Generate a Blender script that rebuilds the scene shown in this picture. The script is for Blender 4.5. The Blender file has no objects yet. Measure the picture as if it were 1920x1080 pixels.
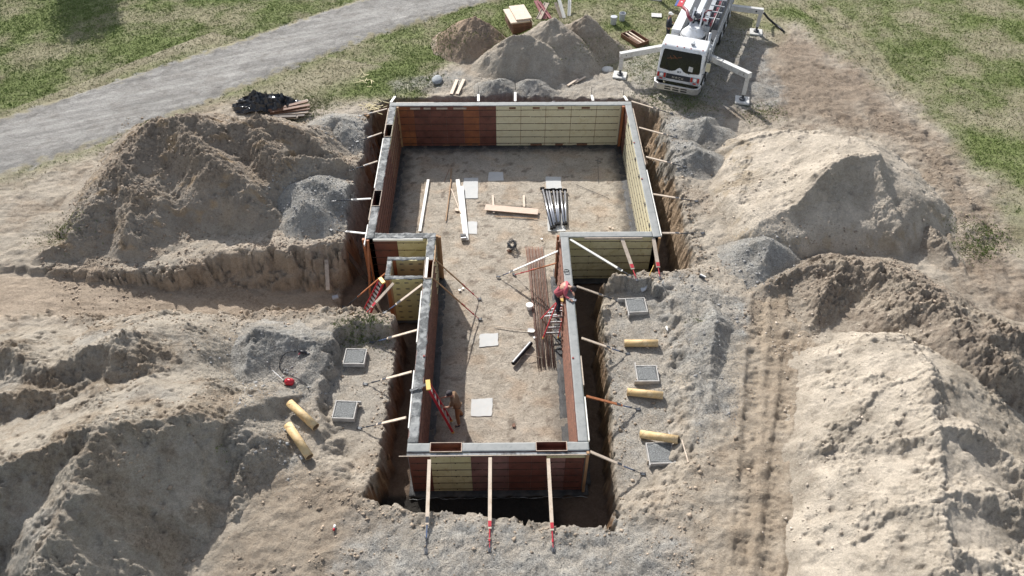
import bpy, bmesh, math, random
import numpy as np
from mathutils import Vector, Matrix
R = math.radians
random.seed(7)
S = bpy.context.scene
COL = S.collection

# ------------------------------------------------------------------ camera, sky, sun, exposure
F, PITCH, YAW, ROLL, CH = 1458.0, 45.306, 0.963, 0.283, 21.351
_th, _ya, _ro = R(PITCH), R(YAW), R(ROLL)
_f = np.array([math.sin(_ya)*math.cos(_th), math.cos(_ya)*math.cos(_th), -math.sin(_th)])
_r0 = np.array([math.cos(_ya), -math.sin(_ya), 0.0]); _u0 = np.cross(_r0, _f)
_r = _r0*math.cos(_ro)+_u0*math.sin(_ro); _u = _u0*math.cos(_ro)-_r0*math.sin(_ro)
cd = bpy.data.cameras.new('camera'); cam = bpy.data.objects.new('camera', cd); COL.objects.link(cam)
m = Matrix(((_r[0], _u[0], -_f[0], 0), (_r[1], _u[1], -_f[1], 0), (_r[2], _u[2], -_f[2], CH), (0, 0, 0, 1)))
cam.matrix_world = m
cd.sensor_width = 36; cd.lens = 36*F/1920; cd.clip_end = 2000; cd.clip_start = .5
S.camera = cam
w = bpy.data.worlds.new('World'); S.world = w; w.use_nodes = True
nt = w.node_tree; bg = nt.nodes['Background']
sky = nt.nodes.new('ShaderNodeTexSky'); sky.sky_type = 'NISHITA'; sky.sun_disc = False
SUNH = Vector((1.30, -3.06, -2.4)).normalized()          # direction the light travels
ELEV = math.asin(-SUNH.z); AZ = math.atan2(-SUNH.x, -SUNH.y)
sky.sun_elevation = ELEV; sky.sun_rotation = AZ
sky.air_density = 1.0; sky.dust_density = 1.5; sky.ozone_density = 1.0
hsv = nt.nodes.new('ShaderNodeHueSaturation'); hsv.inputs['Saturation'].default_value = .55; nt.links.new(sky.outputs[0], hsv.inputs['Color'])
nt.links.new(hsv.outputs[0], bg.inputs[0]); bg.inputs[1].default_value = 0.115
sl = bpy.data.lights.new('sun', 'SUN'); sl.energy = 4.2; sl.angle = R(0.5); sl.color = (1, .97, .93)
so = bpy.data.objects.new('sun', sl); COL.objects.link(so); so.rotation_euler = SUNH.to_track_quat('-Z', 'Y').to_euler()
S.view_settings.view_transform = 'Standard'; S.view_settings.look = 'None'; S.view_settings.exposure = 0.57; S.view_settings.gamma = 1
S.render.engine = 'CYCLES'

def un(x, y, z=0.0):
    """survey: where the sight line of photo pixel (x, y) meets height z"""
    d = _f*F+_r*(x-960)-_u*(y-540)
    t = (z-CH)/d[2]
    return Vector((d[0]*t, d[1]*t, z))

# ------------------------------------------------------------------ materials
def new_mat(name):
    m = bpy.data.materials.new(name); m.use_nodes = True
    nt = m.node_tree
    return m, nt, nt.nodes['Principled BSDF']
def L(nt, a, b): nt.links.new(a, b)
def node(nt, t, **kw):
    n = nt.nodes.new(t)
    for k, v in kw.items():
        if k.startswith('i_'):
            n.inputs[k[2:].replace('_', ' ')].default_value = v
        else: setattr(n, k, v)
    return n
def noise(nt, scale, detail=6, rough=.6, vec=None, dist=0):
    n = node(nt, 'ShaderNodeTexNoise'); n.inputs['Scale'].default_value = scale; n.inputs['Detail'].default_value = detail
    n.inputs['Roughness'].default_value = rough; n.inputs['Distortion'].default_value = dist
    if vec: L(nt, vec, n.inputs['Vector'])
    return n.outputs[0]
def ramp(nt, src, stops):
    r = node(nt, 'ShaderNodeValToRGB'); e = r.color_ramp.elements
    while len(e) < len(stops): e.new(.5)
    for i, (p, c) in enumerate(stops):
        e[i].position = p; e[i].color = c if len(c) == 4 else (*c, 1)
    L(nt, src, r.inputs[0]); return r.outputs[0]
def mix(nt, a, b, f, mode='MIX'):
    n = node(nt, 'ShaderNodeMix', data_type='RGBA', blend_type=mode)
    for s, v in ((0, f), (6, a), (7, b)):
        if hasattr(v, 'is_linked') or hasattr(v, 'node'): L(nt, v, n.inputs[s])
        else: n.inputs[s].default_value = v if s == 0 else (*v, 1)
    return n.outputs[2]
def bump(nt, h, strength, dist, bs, chain=None):
    b = node(nt, 'ShaderNodeBump'); b.inputs['Strength'].default_value = strength; b.inputs['Distance'].default_value = dist
    L(nt, h, b.inputs['Height'])
    if chain: L(nt, chain, b.inputs['Normal'])
    if bs: L(nt, b.outputs[0], bs.inputs['Normal'])
    return b.outputs[0]
def simple(name, col, rough=.7, metal=0, var=.25, sc=6.0, bmp=.3, bd=.01, col2=None, dirt=None, stretch=None, bsc=None):
    """painted / wooden / mineral surface: base colour broken by two scales of noise, optional second colour patches and dirt"""
    m, nt, bs = new_mat(name)
    tc = node(nt, 'ShaderNodeTexCoord'); vec = tc.outputs['Object']
    if stretch:
        mp = node(nt, 'ShaderNodeMapping'); mp.inputs['Scale'].default_value = stretch; L(nt, vec, mp.inputs[0]); vec = mp.outputs[0]
    n1 = noise(nt, sc, 8, .65, vec)
    lo = tuple(c*(1-var) for c in col); hi = tuple(min(1, c*(1+var)) for c in col)
    c = ramp(nt, n1, [(.3, lo), (.7, hi)])
    if col2:
        n2 = noise(nt, sc*.35, 5, .6, vec, .5)
        f = ramp(nt, n2, [(.45, (0, 0, 0)), (.6, (1, 1, 1))])
        c = mix(nt, c, col2, f)
    if dirt:
        n3 = noise(nt, sc*1.7, 6, .7, vec, 1)
        f = ramp(nt, n3, [(.52, (0, 0, 0)), (.68, (1, 1, 1))])
        c = mix(nt, c, dirt, f)
    L(nt, c, bs.inputs['Base Color']); bs.inputs['Roughness'].default_value = rough; bs.inputs['Metallic'].default_value = metal
    if bmp: bump(nt, noise(nt, bsc or sc*5, 6, .7, vec), bmp, bd, bs)
    return m
M = {}
def terrain_mat(name):
    """soil, sand, gravel and turf: base colour and roughness class come from the surveyed ground cover, grain from noise"""
    m, nt, bs = new_mat(name)
    tc = node(nt, 'ShaderNodeTexCoord'); vec = tc.outputs['Object']
    a = node(nt, 'ShaderNodeVertexColor', layer_name='cover')
    k = node(nt, 'ShaderNodeVertexColor', layer_name='kind')      # r gravel, g turf, b clods
    sp = node(nt, 'ShaderNodeSeparateColor'); L(nt, k.outputs[0], sp.inputs[0])
    c = a.outputs[0]
    n1 = ramp(nt, noise(nt, 1.1, 10, .68, vec, .3), [(.28, (.74, .72, .70)), (.5, (1, 1, 1)), (.72, (1.15, 1.15, 1.15))])
    c = mix(nt, c, n1, 1.0, 'MULTIPLY')
    n2 = ramp(nt, noise(nt, 13, 8, .75, vec), [(.3, (.72, .70, .68)), (.5, (1, 1, 1)), (.7, (1.22, 1.22, 1.22))])
    c = mix(nt, c, n2, .8, 'MULTIPLY')
    # crushed stone speckle
    vo = node(nt, 'ShaderNodeTexVoronoi'); vo.inputs['Scale'].default_value = 34; L(nt, vec, vo.inputs['Vector'])
    bw = node(nt, 'ShaderNodeRGBToBW'); L(nt, vo.outputs['Color'], bw.inputs[0])
    g = ramp(nt, bw.outputs[0], [(.15, (.72, .72, .73)), (.5, (.98, .98, .98)), (.9, (1.22, 1.22, 1.2))])
    gm = mix(nt, (1, 1, 1), g, sp.outputs[0])
    c = mix(nt, c, gm, 1.0, 'MULTIPLY')
    # damp/crumb flecks in the clod areas
    n3 = ramp(nt, noise(nt, 7, 9, .8, vec, .6), [(.36, (.5, .47, .44)), (.52, (1, 1, 1))])
    c = mix(nt, c, mix(nt, (1, 1, 1), n3, sp.outputs[2]), 1.0, 'MULTIPLY')
    L(nt, c, bs.inputs['Base Color']); bs.inputs['Roughness'].default_value = .95; bs.inputs['Specular IOR Level'].default_value = .15
    n4 = ramp(nt, noise(nt, 42, 5, .8, vec), [(.33, (.66, .64, .62)), (.5, (1, 1, 1)), (.68, (1.25, 1.25, 1.24))])
    c2 = mix(nt, c, n4, .75, 'MULTIPLY'); L(nt, c2, bs.inputs['Base Color'])
    b1 = bump(nt, noise(nt, 2.6, 10, .72, vec, .4), .75, .26, None)
    b2 = bump(nt, noise(nt, 15, 8, .8, vec), .7, .06, None, b1)
    b3 = bump(nt, noise(nt, 46, 5, .8, vec), .7, .03, None, b2)
    bump(nt, vo.outputs['Distance'], .35, .02, bs, b3)
    return m
M['terrain'] = terrain_mat('soil_sand_gravel')
M['wet_concrete'] = simple('fresh_concrete_rough', (.12, .125, .125), .7, var=.55, sc=9, bmp=1, bd=.04, col2=(.36, .365, .355))
M['smooth_concrete'] = simple('fresh_concrete_trowelled', (.25, .258, .25), .75, var=.10, sc=2.5, bmp=.25, bd=.006, dirt=(.20, .208, .205), col2=(.285, .29, .28))
M['footing'] = simple('wet_dark_footing', (.035, .035, .036), .55, var=.6, sc=5, bmp=.9, bd=.04, col2=(.07, .066, .06))
M['cream'] = simple('cream_form_face', (.60, .55, .38), .6, var=.06, sc=2.2, bmp=.1, bd=.003, dirt=(.53, .46, .29))
M['cream_dull'] = simple('cream_form_face_outside', (.52, .465, .28), .6, var=.12, sc=2.2, bmp=.1, bd=.003, dirt=(.38, .30, .15), col2=(.46, .41, .23))
M['brown_form'] = simple('red_brown_form_face', (.125, .043, .030), .55, var=.35, sc=3, bmp=.15, bd=.003, col2=(.165, .06, .042), dirt=(.10, .05, .04))
M['faded_form'] = simple('faded_pinkish_form_face', (.20, .10, .085), .65, var=.3, sc=2.5, bmp=.2, bd=.003, col2=(.15, .07, .06), dirt=(.13, .09, .07))
M['stamp_cream'] = simple('olive_cream_form_face', (.54, .47, .22), .6, var=.08, sc=2.2, bmp=.1, bd=.003, dirt=(.46, .39, .18))
M['rust_form'] = simple('orange_brown_form_face', (.27, .095, .035), .55, var=.25, sc=3, bmp=.15, bd=.003, col2=(.20, .065, .03))
M['tan_wood'] = simple('weathered_tan_post', (.34, .20, .10), .7, var=.3, sc=3, stretch=(3, 3, .5), bmp=.3)
M['orange_wood'] = simple('orange_brown_timber', (.36, .13, .05), .6, var=.3, sc=3, stretch=(3, 3, .5), bmp=.3)
M['plywood'] = simple('pinkish_plywood', (.60, .45, .345), .65, var=.08, sc=3, bmp=.1, bd=.002, dirt=(.52, .39, .30))
M['pale_wood'] = simple('new_pale_lumber', (.62, .51, .40), .65, var=.15, sc=4, bmp=.2, bd=.003, dirt=(.5, .38, .26))
M['grey_wood'] = simple('dirty_lumber', (.46, .38, .30), .75, var=.25, sc=5, bmp=.3, bd=.004, dirt=(.3, .24, .19))
M['white_wood'] = simple('white_primed_board', (.78, .76, .70), .6, var=.06, sc=3, bmp=.1, bd=.002)
M['dark_wood'] = simple('dark_wet_timber', (.06, .04, .028), .7, var=.4, sc=5, bmp=.3)
M['bar'] = simple('dark_form_bar', (.05, .030, .022), .6, var=.4, sc=8, bmp=.2, bd=.002)
M['rust_bar'] = simple('rusty_steel_bar', (.20, .085, .050), .7, var=.4, sc=7, bmp=.3, bd=.002, dirt=(.10, .05, .035))
M['rebar'] = simple('reinforcing_bar_rust', (.20, .125, .095), .8, var=.45, sc=2.5, bmp=.3, bd=.002, col2=(.30, .22, .18))
M['blue'] = simple('blue_painted_steel', (.06, .10, .20), .45, var=.3, sc=9, bmp=.1, bd=.002, dirt=(.22, .21, .2))
M['red'] = simple('red_painted_steel', (.50, .035, .05), .45, var=.2, sc=9, bmp=.1, bd=.002)
M['dark_steel'] = simple('dark_steel', (.05, .055, .065), .5, var=.4, sc=9, bmp=.2, bd=.002)
M['steel'] = simple('bare_metal', (.62, .62, .62), .35, .8, var=.15, sc=9, bmp=.1, bd=.002)
M['chrome'] = simple('bright_pipe_wall', (.62, .62, .64), .25, .7, var=.15, sc=5, bmp=.05, bd=.001)
M['black'] = simple('black_plastic', (.012, .012, .016), .4, var=.4, sc=6, bmp=.2, bd=.003)
M['rubber'] = simple('black_rubber', (.018, .018, .019), .85, var=.3, sc=9, bmp=.3, bd=.004)
M['white'] = simple('white_truck_paint', (.76, .77, .78), .3, var=.06, sc=2, bmp=.03, bd=.001, dirt=(.62, .60, .56))
M['dirty_white'] = simple('grimy_white_paint', (.60, .59, .56), .5, var=.15, sc=3, bmp=.15, bd=.004, dirt=(.38, .35, .31))
M['grey_paint'] = simple('grey_deck_plate', (.36, .38, .40), .5, var=.2, sc=4, bmp=.2, bd=.004, dirt=(.22, .21, .2))
M['truck_red'] = simple('red_truck_paint', (.52, .02, .035), .35, var=.12, sc=3, bmp=.03, bd=.001)
M['maroon'] = simple('maroon_pipe_paint', (.20, .03, .045), .45, var=.25, sc=4, bmp=.1, bd=.002)
M['truck_blue'] = simple('blue_truck_paint', (.05, .09, .28), .35, var=.2, sc=3, bmp=.03, bd=.001)
M['glass'] = simple('dark_windscreen', (.012, .013, .013), .06, var=.5, sc=2, bmp=0)
M['form_edge'] = simple('cement_smeared_board', (.46, .44, .41), .8, var=.25, sc=5, bmp=.3, bd=.006, dirt=(.30, .28, .26))
M['lamp'] = simple('headlamp_lens', (.85, .85, .85), .15, var=.05, bmp=0)
M['amber'] = simple('red_marker_lens', (.45, .03, .02), .3, var=.1, bmp=0)
M['kraft'] = simple('kraft_paper_tube', (.60, .42, .20), .6, var=.12, sc=5, bmp=.1, bd=.003, dirt=(.40, .26, .13), col2=(.66, .50, .28))
M['kraft_in'] = simple('tube_inside', (.18, .11, .06), .8, var=.2, bmp=.1)
M['pad'] = simple('aggregate_concrete', (.20, .205, .20), .9, var=.6, sc=22, bmp=1, bd=.02)
M['pad_flush'] = simple('pale_footing_concrete', (.52, .52, .50), .8, var=.06, sc=4, bmp=.2, bd=.004, dirt=(.54, .51, .47))
M['yellow'] = simple('yellow_plastic', (.70, .45, .10), .5, var=.1, bmp=.05, bd=.002)
M['skin'] = simple('skin', (.45, .25, .17), .55, var=.1, bmp=0)
M['red_shirt'] = simple('faded_red_shirt', (.46, .10, .12), .85, var=.25, sc=9, bmp=.5, bd=.02)
M['tan_shirt'] = simple('tan_work_clothes', (.20, .125, .07), .9, var=.25, sc=9, bmp=.5, bd=.02)
M['dark_cloth'] = simple('dark_trousers', (.035, .04, .055), .9, var=.3, sc=9, bmp=.5, bd=.02)
M['orange_cloth'] = simple('brown_canvas_trousers', (.24, .12, .055), .9, var=.25, sc=9, bmp=.5, bd=.02)
M['hat'] = simple('cap_fabric', (.05, .045, .05), .9, var=.3, bmp=.3, bd=.01)
M['tarp'] = simple('black_poly_tarp', (.03, .034, .042), .16, var=.5, sc=3, bmp=.3, bd=.03, bsc=6)
M['white_plastic'] = simple('white_plastic', (.82, .81, .78), .4, var=.04, bmp=.05, bd=.002)
M['red_plastic'] = simple('red_plastic', (.55, .02, .035), .35, var=.1, bmp=.05, bd=.002)
M['grey_plastic'] = simple('grey_bucket', (.45, .47, .50), .5, var=.1, bmp=.05, bd=.002)
M['pink'] = simple('pinkish_red_panel', (.42, .17, .17), .7, var=.2, sc=4, bmp=.2, bd=.003)
M['brown_wood'] = simple('brown_form_lumber', (.17, .085, .05), .7, var=.35, sc=4, bmp=.3)
M['straw'] = simple('straw', (.62, .54, .32), .8, var=.2, bmp=.1)
M['lime'] = simple('grey_slurry', (.26, .28, .29), .8, var=.25, sc=6, bmp=.6, bd=.02)
M['plug'] = simple('red_tie_plug', (.22, .04, .035), .6, var=.2, bmp=.1)
M['buck_in'] = simple('window_buck_inside', (.16, .05, .028), .7, var=.35, sc=5, bmp=.2)
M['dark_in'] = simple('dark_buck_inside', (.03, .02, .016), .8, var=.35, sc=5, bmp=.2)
M['splash'] = simple('splashed_dark_board', (.12, .12, .12), .8, var=.7, sc=8, bmp=.6, bd=.01, col2=(.30, .31, .31))

# ------------------------------------------------------------------ mesh helpers
class MB:
    def __init__(s): s.v = []; s.f = []
    def add(s, vs, fs):
        n = len(s.v); s.v += [tuple(v) for v in vs]; s.f += [tuple(i+n for i in f) for f in fs]; return s
    def box(s, c, d, rz=0, mat=None):
        x, y, z = (k/2 for k in d); vs = [Vector((a*x, b*y, e*z)) for e in (-1, 1) for a, b in ((-1, -1), (1, -1), (1, 1), (-1, 1))]
        m = mat or Matrix.Rotation(rz, 3, 'Z'); c = Vector(c)
        return s.add([m@v+c for v in vs], [(3, 2, 1, 0), (4, 5, 6, 7), (0, 1, 5, 4), (1, 2, 6, 5), (2, 3, 7, 6), (3, 0, 4, 7)])
    def bar(s, a, b, w, t, up=(0, 0, 1)):
        a = Vector(a); b = Vector(b); d = b-a; l = d.length; d = d/l; up = Vector(up)
        x = d.cross(up)
        if x.length < 1e-3: x = d.cross(Vector((1, 0, 0)))
        x.normalize(); z = x.cross(d)
        m = Matrix((x, d, z)).transposed()
        return s.box((a+b)/2, (w, l, t), mat=m)
    def tube(s, pts, r, n=10, cap=True):
        pts = [Vector(p) for p in pts]; rs = r if hasattr(r, '__len__') else [r]*len(pts)
        rings = []; prev = None
        for i, p in enumerate(pts):
            d = (pts[min(i+1, len(pts)-1)]-pts[max(i-1, 0)]).normalized()
            ref = prev or (Vector((0, 0, 1)) if abs(d.z) < .9 else Vector((1, 0, 0)))
            x = (ref-d*ref.dot(d)).normalized(); prev = x; y = d.cross(x)
            rings.append([p+(x*math.cos(k*2*math.pi/n)+y*math.sin(k*2*math.pi/n))*rs[i] for k in range(n)])
        vs = [v for g in rings for v in g]; fs = []
        for i in range(len(rings)-1):
            for k in range(n): fs.append((i*n+k, i*n+(k+1) % n, (i+1)*n+(k+1) % n, (i+1)*n+k))
        if cap: fs.append(tuple(range(n-1, -1, -1))); fs.append(tuple((len(rings)-1)*n+k for k in range(n)))
        return s.add(vs, fs)
    def prism(s, poly, z0, z1):
        n = len(poly); vs = [(x, y, z0) for x, y in poly]+[(x, y, z1) for x, y in poly]
        return s.add(vs, [tuple(range(n-1, -1, -1)), tuple(range(n, 2*n))]+[(i, (i+1) % n, n+(i+1) % n, n+i) for i in range(n)])
    def lathe(s, prof, c=(0, 0, 0), n=20):
        c = Vector(c); vs = []; fs = []
        for r, z in prof: vs += [c+Vector((r*math.cos(k*2*math.pi/n), r*math.sin(k*2*math.pi/n), z)) for k in range(n)]
        for i in range(len(prof)-1):
            for k in range(n): fs.append((i*n+k, i*n+(k+1) % n, (i+1)*n+(k+1) % n, (i+1)*n+k))
        fs.append(tuple(range(n-1, -1, -1))); fs.append(tuple((len(prof)-1)*n+k for k in range(n)))
        return s.add(vs, fs)
    def ball(s, c, r, n=10, sc=(1, 1, 1), jit=0):
        c = Vector(c); vs = []; fs = []; m_ = n//2
        for i in range(1, m_):
            for k in range(n):
                t = math.pi*i/m_; a = 2*math.pi*k/n; q = 1+random.uniform(-jit, jit)
                vs.append(c+Vector((math.sin(t)*math.cos(a)*sc[0], math.sin(t)*math.sin(a)*sc[1], math.cos(t)*sc[2]))*r*q)
        vs += [c+Vector((0, 0, r*sc[2])), c-Vector((0, 0, r*sc[2]))]; T = len(vs)-2; B = T+1
        for i in range(m_-2):
            for k in range(n): fs.append((i*n+k, (i+1)*n+k, (i+1)*n+(k+1) % n, i*n+(k+1) % n))
        for k in range(n): fs.append((T, k, (k+1) % n)); fs.append((B, (m_-2)*n+(k+1) % n, (m_-2)*n+k))
        return s.add(vs, fs)
def build(name, mb, mat, parent=None, smooth=False, bevel=0, local=False, seg=2):
    """one mesh object; world coordinates are taken relative to the parent's base unless local"""
    me = bpy.data.meshes.new(name)
    vs = mb.v
    if parent and not local:
        r_ = parent
        while r_.name not in PINV: r_ = r_.parent
        inv = PINV[r_.name]; vs = [tuple(inv@Vector(v)) for v in vs]
    me.from_pydata(vs, [], mb.f); me.update()
    o = bpy.data.objects.new(name, me); COL.objects.link(o)
    if isinstance(mat, str): mat = M[mat]
    me.materials.append(mat)
    if smooth: me.polygons.foreach_set('use_smooth', [True]*len(me.polygons))
    if parent: o.parent = parent
    if bevel:
        b = o.modifiers.new('bevel', 'BEVEL'); b.width = bevel; b.segments = seg; b.limit_method = 'ANGLE'
    return o
PINV = {}
def thing(name, label, cat, loc, rz=0, group=None):
    o = bpy.data.objects.new(name, None); COL.objects.link(o); o.location = loc; o.rotation_euler = (0, 0, rz)
    o.empty_display_size = .2
    PINV[o.name] = (Matrix.Translation(Vector(loc))@Matrix.Rotation(rz, 4, 'Z')).inverted()
    o['label'] = label; o['category'] = cat
    if group: o['group'] = group
    return o
def sub(o, parent):
    """re-hang a part under another part of the same thing (sub-part)"""
    o.parent = parent; return o
def tag(o, label, cat, group=None):
    o['label'] = label; o['category'] = cat
    if group: o['group'] = group
    return o
def recenter(o):
    """put a single-mesh thing's origin at its base centre"""
    me = o.data; n = len(me.vertices); a = np.empty(n*3, 'f'); me.vertices.foreach_get('co', a); a = a.reshape(-1, 3)
    c = np.array([(a[:, 0].min()+a[:, 0].max())/2, (a[:, 1].min()+a[:, 1].max())/2, a[:, 2].min()])
    me.vertices.foreach_set('co', (a-c).ravel().astype('f')); o.location = c.tolist(); me.update(); return o
def single(name, mb, mat, label, cat, group=None, **kw):
    o = build(name, mb, mat, **kw); tag(o, label, cat, group); return recenter(o)
def copy_tree(o, parent=None):
    c = o.copy(); COL.objects.link(c)
    if parent: c.parent = parent
    for ch in list(o.children): copy_tree(ch, c)
    return c
# ------------------------------------------------------------------ noise on arrays
_rs = np.random.RandomState(3); _perm = _rs.permutation(4096); _g = _rs.uniform(0, 2*np.pi, 4096); _gx = np.cos(_g); _gy = np.sin(_g)
def _hash(i, j): return _perm[(_perm[i & 4095]+j) & 4095]
def perlin(x, y):
    i = np.floor(x).astype(int); j = np.floor(y).astype(int); fx = x-i; fy = y-j
    u = fx*fx*fx*(fx*(fx*6-15)+10); v = fy*fy*fy*(fy*(fy*6-15)+10); r = 0
    def g(a, b, dx, dy):
        h = _hash(i+a, j+b); return _gx[h]*dx+_gy[h]*dy
    return (g(0, 0, fx, fy)*(1-u)+g(1, 0, fx-1, fy)*u)*(1-v)+(g(0, 1, fx, fy-1)*(1-u)+g(1, 1, fx-1, fy-1)*u)*v
def fbm(x, y, o=4, gain=.5):
    s = 0; a = 1
    for k in range(o): s = s+a*perlin(x*2**k+17.3*k, y*2**k-9.1*k); a *= gain
    return s
def ridged(x, y, o=3):
    s = 0; a = 1
    for k in range(o): s = s+a*(1-2*np.abs(perlin(x*2**k+31.7*k, y*2**k+5.1*k))); a *= .5
    return s*.5
def cells(x, y, seed=0):
    """distance to nearest jittered cell point and that cell's random value"""
    i = np.floor(x).astype(int); j = np.floor(y).astype(int); best = np.full(x.shape, 9.0); val = np.zeros(x.shape)
    for a in (-1, 0, 1):
        for b in (-1, 0, 1):
            h = _hash(i+a+seed*57, j+b); px = i+a+(h % 64)/64.; py = j+b+((h//64) % 64)/64.
            d = (x-px)**2+(y-py)**2; k = d < best; best = np.where(k, d, best); val = np.where(k, (_hash(i+a+seed*57+999, j+b+77) % 512)/512., val)
    return np.sqrt(best), val
def sstep(a, b, x):
    t = np.clip((x-a)/(b-a), 0, 1); return t*t*(3-2*t)
def P(lst, z=None): return [tuple(un(p[0], p[1], p[2] if len(p) > 2 else z)[:2]) for p in lst]
def sdist(poly, X, Y):
    """signed distance, positive inside"""
    d = np.full(X.shape, 1e9); ins = np.zeros(X.shape, bool); n = len(poly)
    for k in range(n):
        ax, ay = poly[k]; bx, by = poly[(k+1) % n]; ex, ey = bx-ax, by-ay
        t = np.clip(((X-ax)*ex+(Y-ay)*ey)/(ex*ex+ey*ey), 0, 1)
        d = np.minimum(d, (X-ax-t*ex)**2+(Y-ay-t*ey)**2)
        if by != ay:
            c = ((ay > Y) != (by > Y)) & (X < (bx-ax)*(Y-ay)/(by-ay)+ax); ins ^= c
    d = np.sqrt(d); return np.where(ins, d, -d)
def polydist(pts, X, Y, closed=False):
    """distance to a polyline with interpolated third value and arc length"""
    best = np.full(X.shape, 1e9); val = np.zeros(X.shape); arc = np.zeros(X.shape); s = 0; dx = np.zeros(X.shape); dy = np.zeros(X.shape)
    for (ax, ay, az), (bx, by, bz) in zip(pts[:-1], pts[1:]):
        ex, ey = bx-ax, by-ay; l = math.hypot(ex, ey); t = np.clip(((X-ax)*ex+(Y-ay)*ey)/(l*l), 0, 1)
        qx = X-ax-t*ex; qy = Y-ay-t*ey; d = np.sqrt(qx*qx+qy*qy); k = d < best
        best = np.where(k, d, best); val = np.where(k, az+t*(bz-az), val); arc = np.where(k, s+t*l, arc); dx = np.where(k, qx, dx); dy = np.where(k, qy, dy); s += l
    return best, val, arc, dx/np.maximum(best, 1e-6), dy/np.maximum(best, 1e-6)

# house survey (fitted from the photograph): wall tops at z = 0
YB, YW, YF, XL, XR, NL, NR, TH, HT = 34.363, 24.046, 13.772, -5.631, 6.569, -3.104, 2.738, .347, 2.40
YC1, YC2, XC = 22.935, 21.659, -4.617
FLOOR = -2.42; GR = -.6
TRENCH = P([(735, 186), (700, 200), (690, 225), (682, 290), (668, 340), (655, 400), (648, 440), (640, 470), (632, 500, -1.2), (625, 560, -1.4), (690, 590, -.8), (745, 606, -1.), (745, 640, -1.1), (738, 700, -1.15), (724, 780, -1.15), (715, 850, -1.), (690, 905, -.8),
    (680, 935, -.65), (770, 957), (870, 965), (960, 972), (1060, 985), (1150, 985), (1163, 950, -.7), (1153, 900, -1.1), (1148, 800, -1.15), (1138, 700, -1.15), (1128, 600, -1.1), (1126, 560, -1.), (1140, 521, -.6),
    (1150, 514), (1200, 510), (1262, 508), (1296, 500), (1300, 470), (1288, 440), (1284, 400), (1268, 340), (1256, 280), (1245, 230), (1238, 208), (1190, 186)], -.6)
RAMP = P([(-60, 500, -.6), (20, 500), (120, 506), (230, 510), (330, 504), (392, 484), (450, 474), (520, 468), (600, 460), (690, 448), (745, 602), (690, 583), (600, 580), (500, 580), (440, 590), (250, 596), (100, 590), (-60, 600)], -.6)
TERR_R = P([(1105, 522), (1160, 528), (1215, 530), (1235, 540), (1262, 545), (1282, 600), (1290, 700), (1296, 800), (1290, 880), (1250, 945), (1170, 975), (1080, 960)], -.7)
TERR_L = P([(770, 606), (710, 614), (645, 615), (622, 640), (612, 700), (596, 760), (600, 850), (636, 900), (690, 925), (780, 945)], -.7)
ROAD = P([(-400, 432), (-100, 360), (0, 328), (150, 278), (300, 222), (420, 175), (520, 133), (620, 95), (720, 58), (830, 25), (940, -8), (1100, -45), (1400, -90),
          (1400, -140), (1000, -75), (800, -30), (700, -5), (600, 28), (500, 63), (400, 96), (300, 130), (150, 177), (0, 226), (-400, 350)], -.6)
TRK = [[(1425, 560), (1412, 700), (1404, 850), (1396, 960), (1385, 1090)], [(1490, 560), (1478, 700), (1466, 800), (1455, 900), (1448, 980), (1440, 1090)],
       [(1640, 215), (1720, 270), (1800, 340), (1850, 420), (1900, 520), (1960, 600)], [(1560, 215), (1700, 300), (1740, 340), (1790, 430), (1830, 520), (1880, 580)], [(1560, 20), (1640, 100), (1700, 190), (1760, 280), (1830, 360)],
       [(1480, -10), (1560, 60), (1640, 140), (1720, 240)]]
TRK = [[(*q, 0) for q in P(t, -.6)] for t in TRK]
def cuts(h, X, Y, rough=True):
    """ramp, footing terraces and the foundation pit, dug into whatever stood there"""
    rg = fbm(X*1.7, Y*1.7, 5, .65)*.36+ridged(X*3.3, Y*3.3, 3)*.10
    zr = -.75-1.7*sstep(-19, -6.0, X)+.05*fbm(X*.9, Y*2.5, 4)
    d = sdist(RAMP, X, Y)+rg*1.0+.22*fbm(X*2.6+2, Y*2.6, 5, .65); bk = np.maximum(zr, h-np.where(Y > 21.5, 1.9, 1.2)*d+np.where(Y > 21.5, .12*np.sin(d*11+3*rg)*(d > 0), 0)); h = np.minimum(h, bk)
    zt = -1.15+.10*fbm(X*.8, Y*.8, 4)
    d = sdist(TERR_R, X, Y)+rg; k = np.where((Y < 21.2) | (X > 6.3), .6, 3.0); h = np.minimum(h, np.maximum(zt+.02*(X-4)**2, h-k*d))
    d = sdist(TERR_L, X, Y)+rg*.8; k = np.where(Y < 15.5, .7, 2.2); h = np.minimum(h, np.maximum(zt, h-k*d))
    h0 = h; d = sdist(TRENCH, X, Y)+rg*.55+.10*ridged(X*6, Y*6, 2)-.05; h = h+.07*ridged(X*4.1, Y*4.1, 3)*np.exp(-(d/.45)**2)*((np.abs(X-.5) > 7) | (Y < 22) | (Y > 33)); k = np.where((X > 6) & (Y > 23), 2.4+1.2*sstep(31, 24, Y), 6.5)
    k = np.where((X < -5) & (Y > 23), 4.5, k)
    inb = (X > XL) & (X < XR) & (Y < YB) & (Y > YW) | (X > NL) & (X < NR) & (Y > YF) & (Y < YB)
    bot = np.where(inb, FLOOR+.03*fbm(X*1.3, Y*1.3, 4), -2.55+.09*fbm(X*1.5, Y*1.5, 4))
    h = np.minimum(h, np.maximum(bot, h-k*np.maximum(d, 0)))
    face = np.clip((h0-h-.12)*4, 0, 1)*np.clip((h-bot-.12)*4, 0, 1)*(~inb)
    return h+face*(.16*fbm(X*3.1+2, Y*3.1, 5, .68)+.05*ridged(X*7, Y*7, 2))
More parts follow.
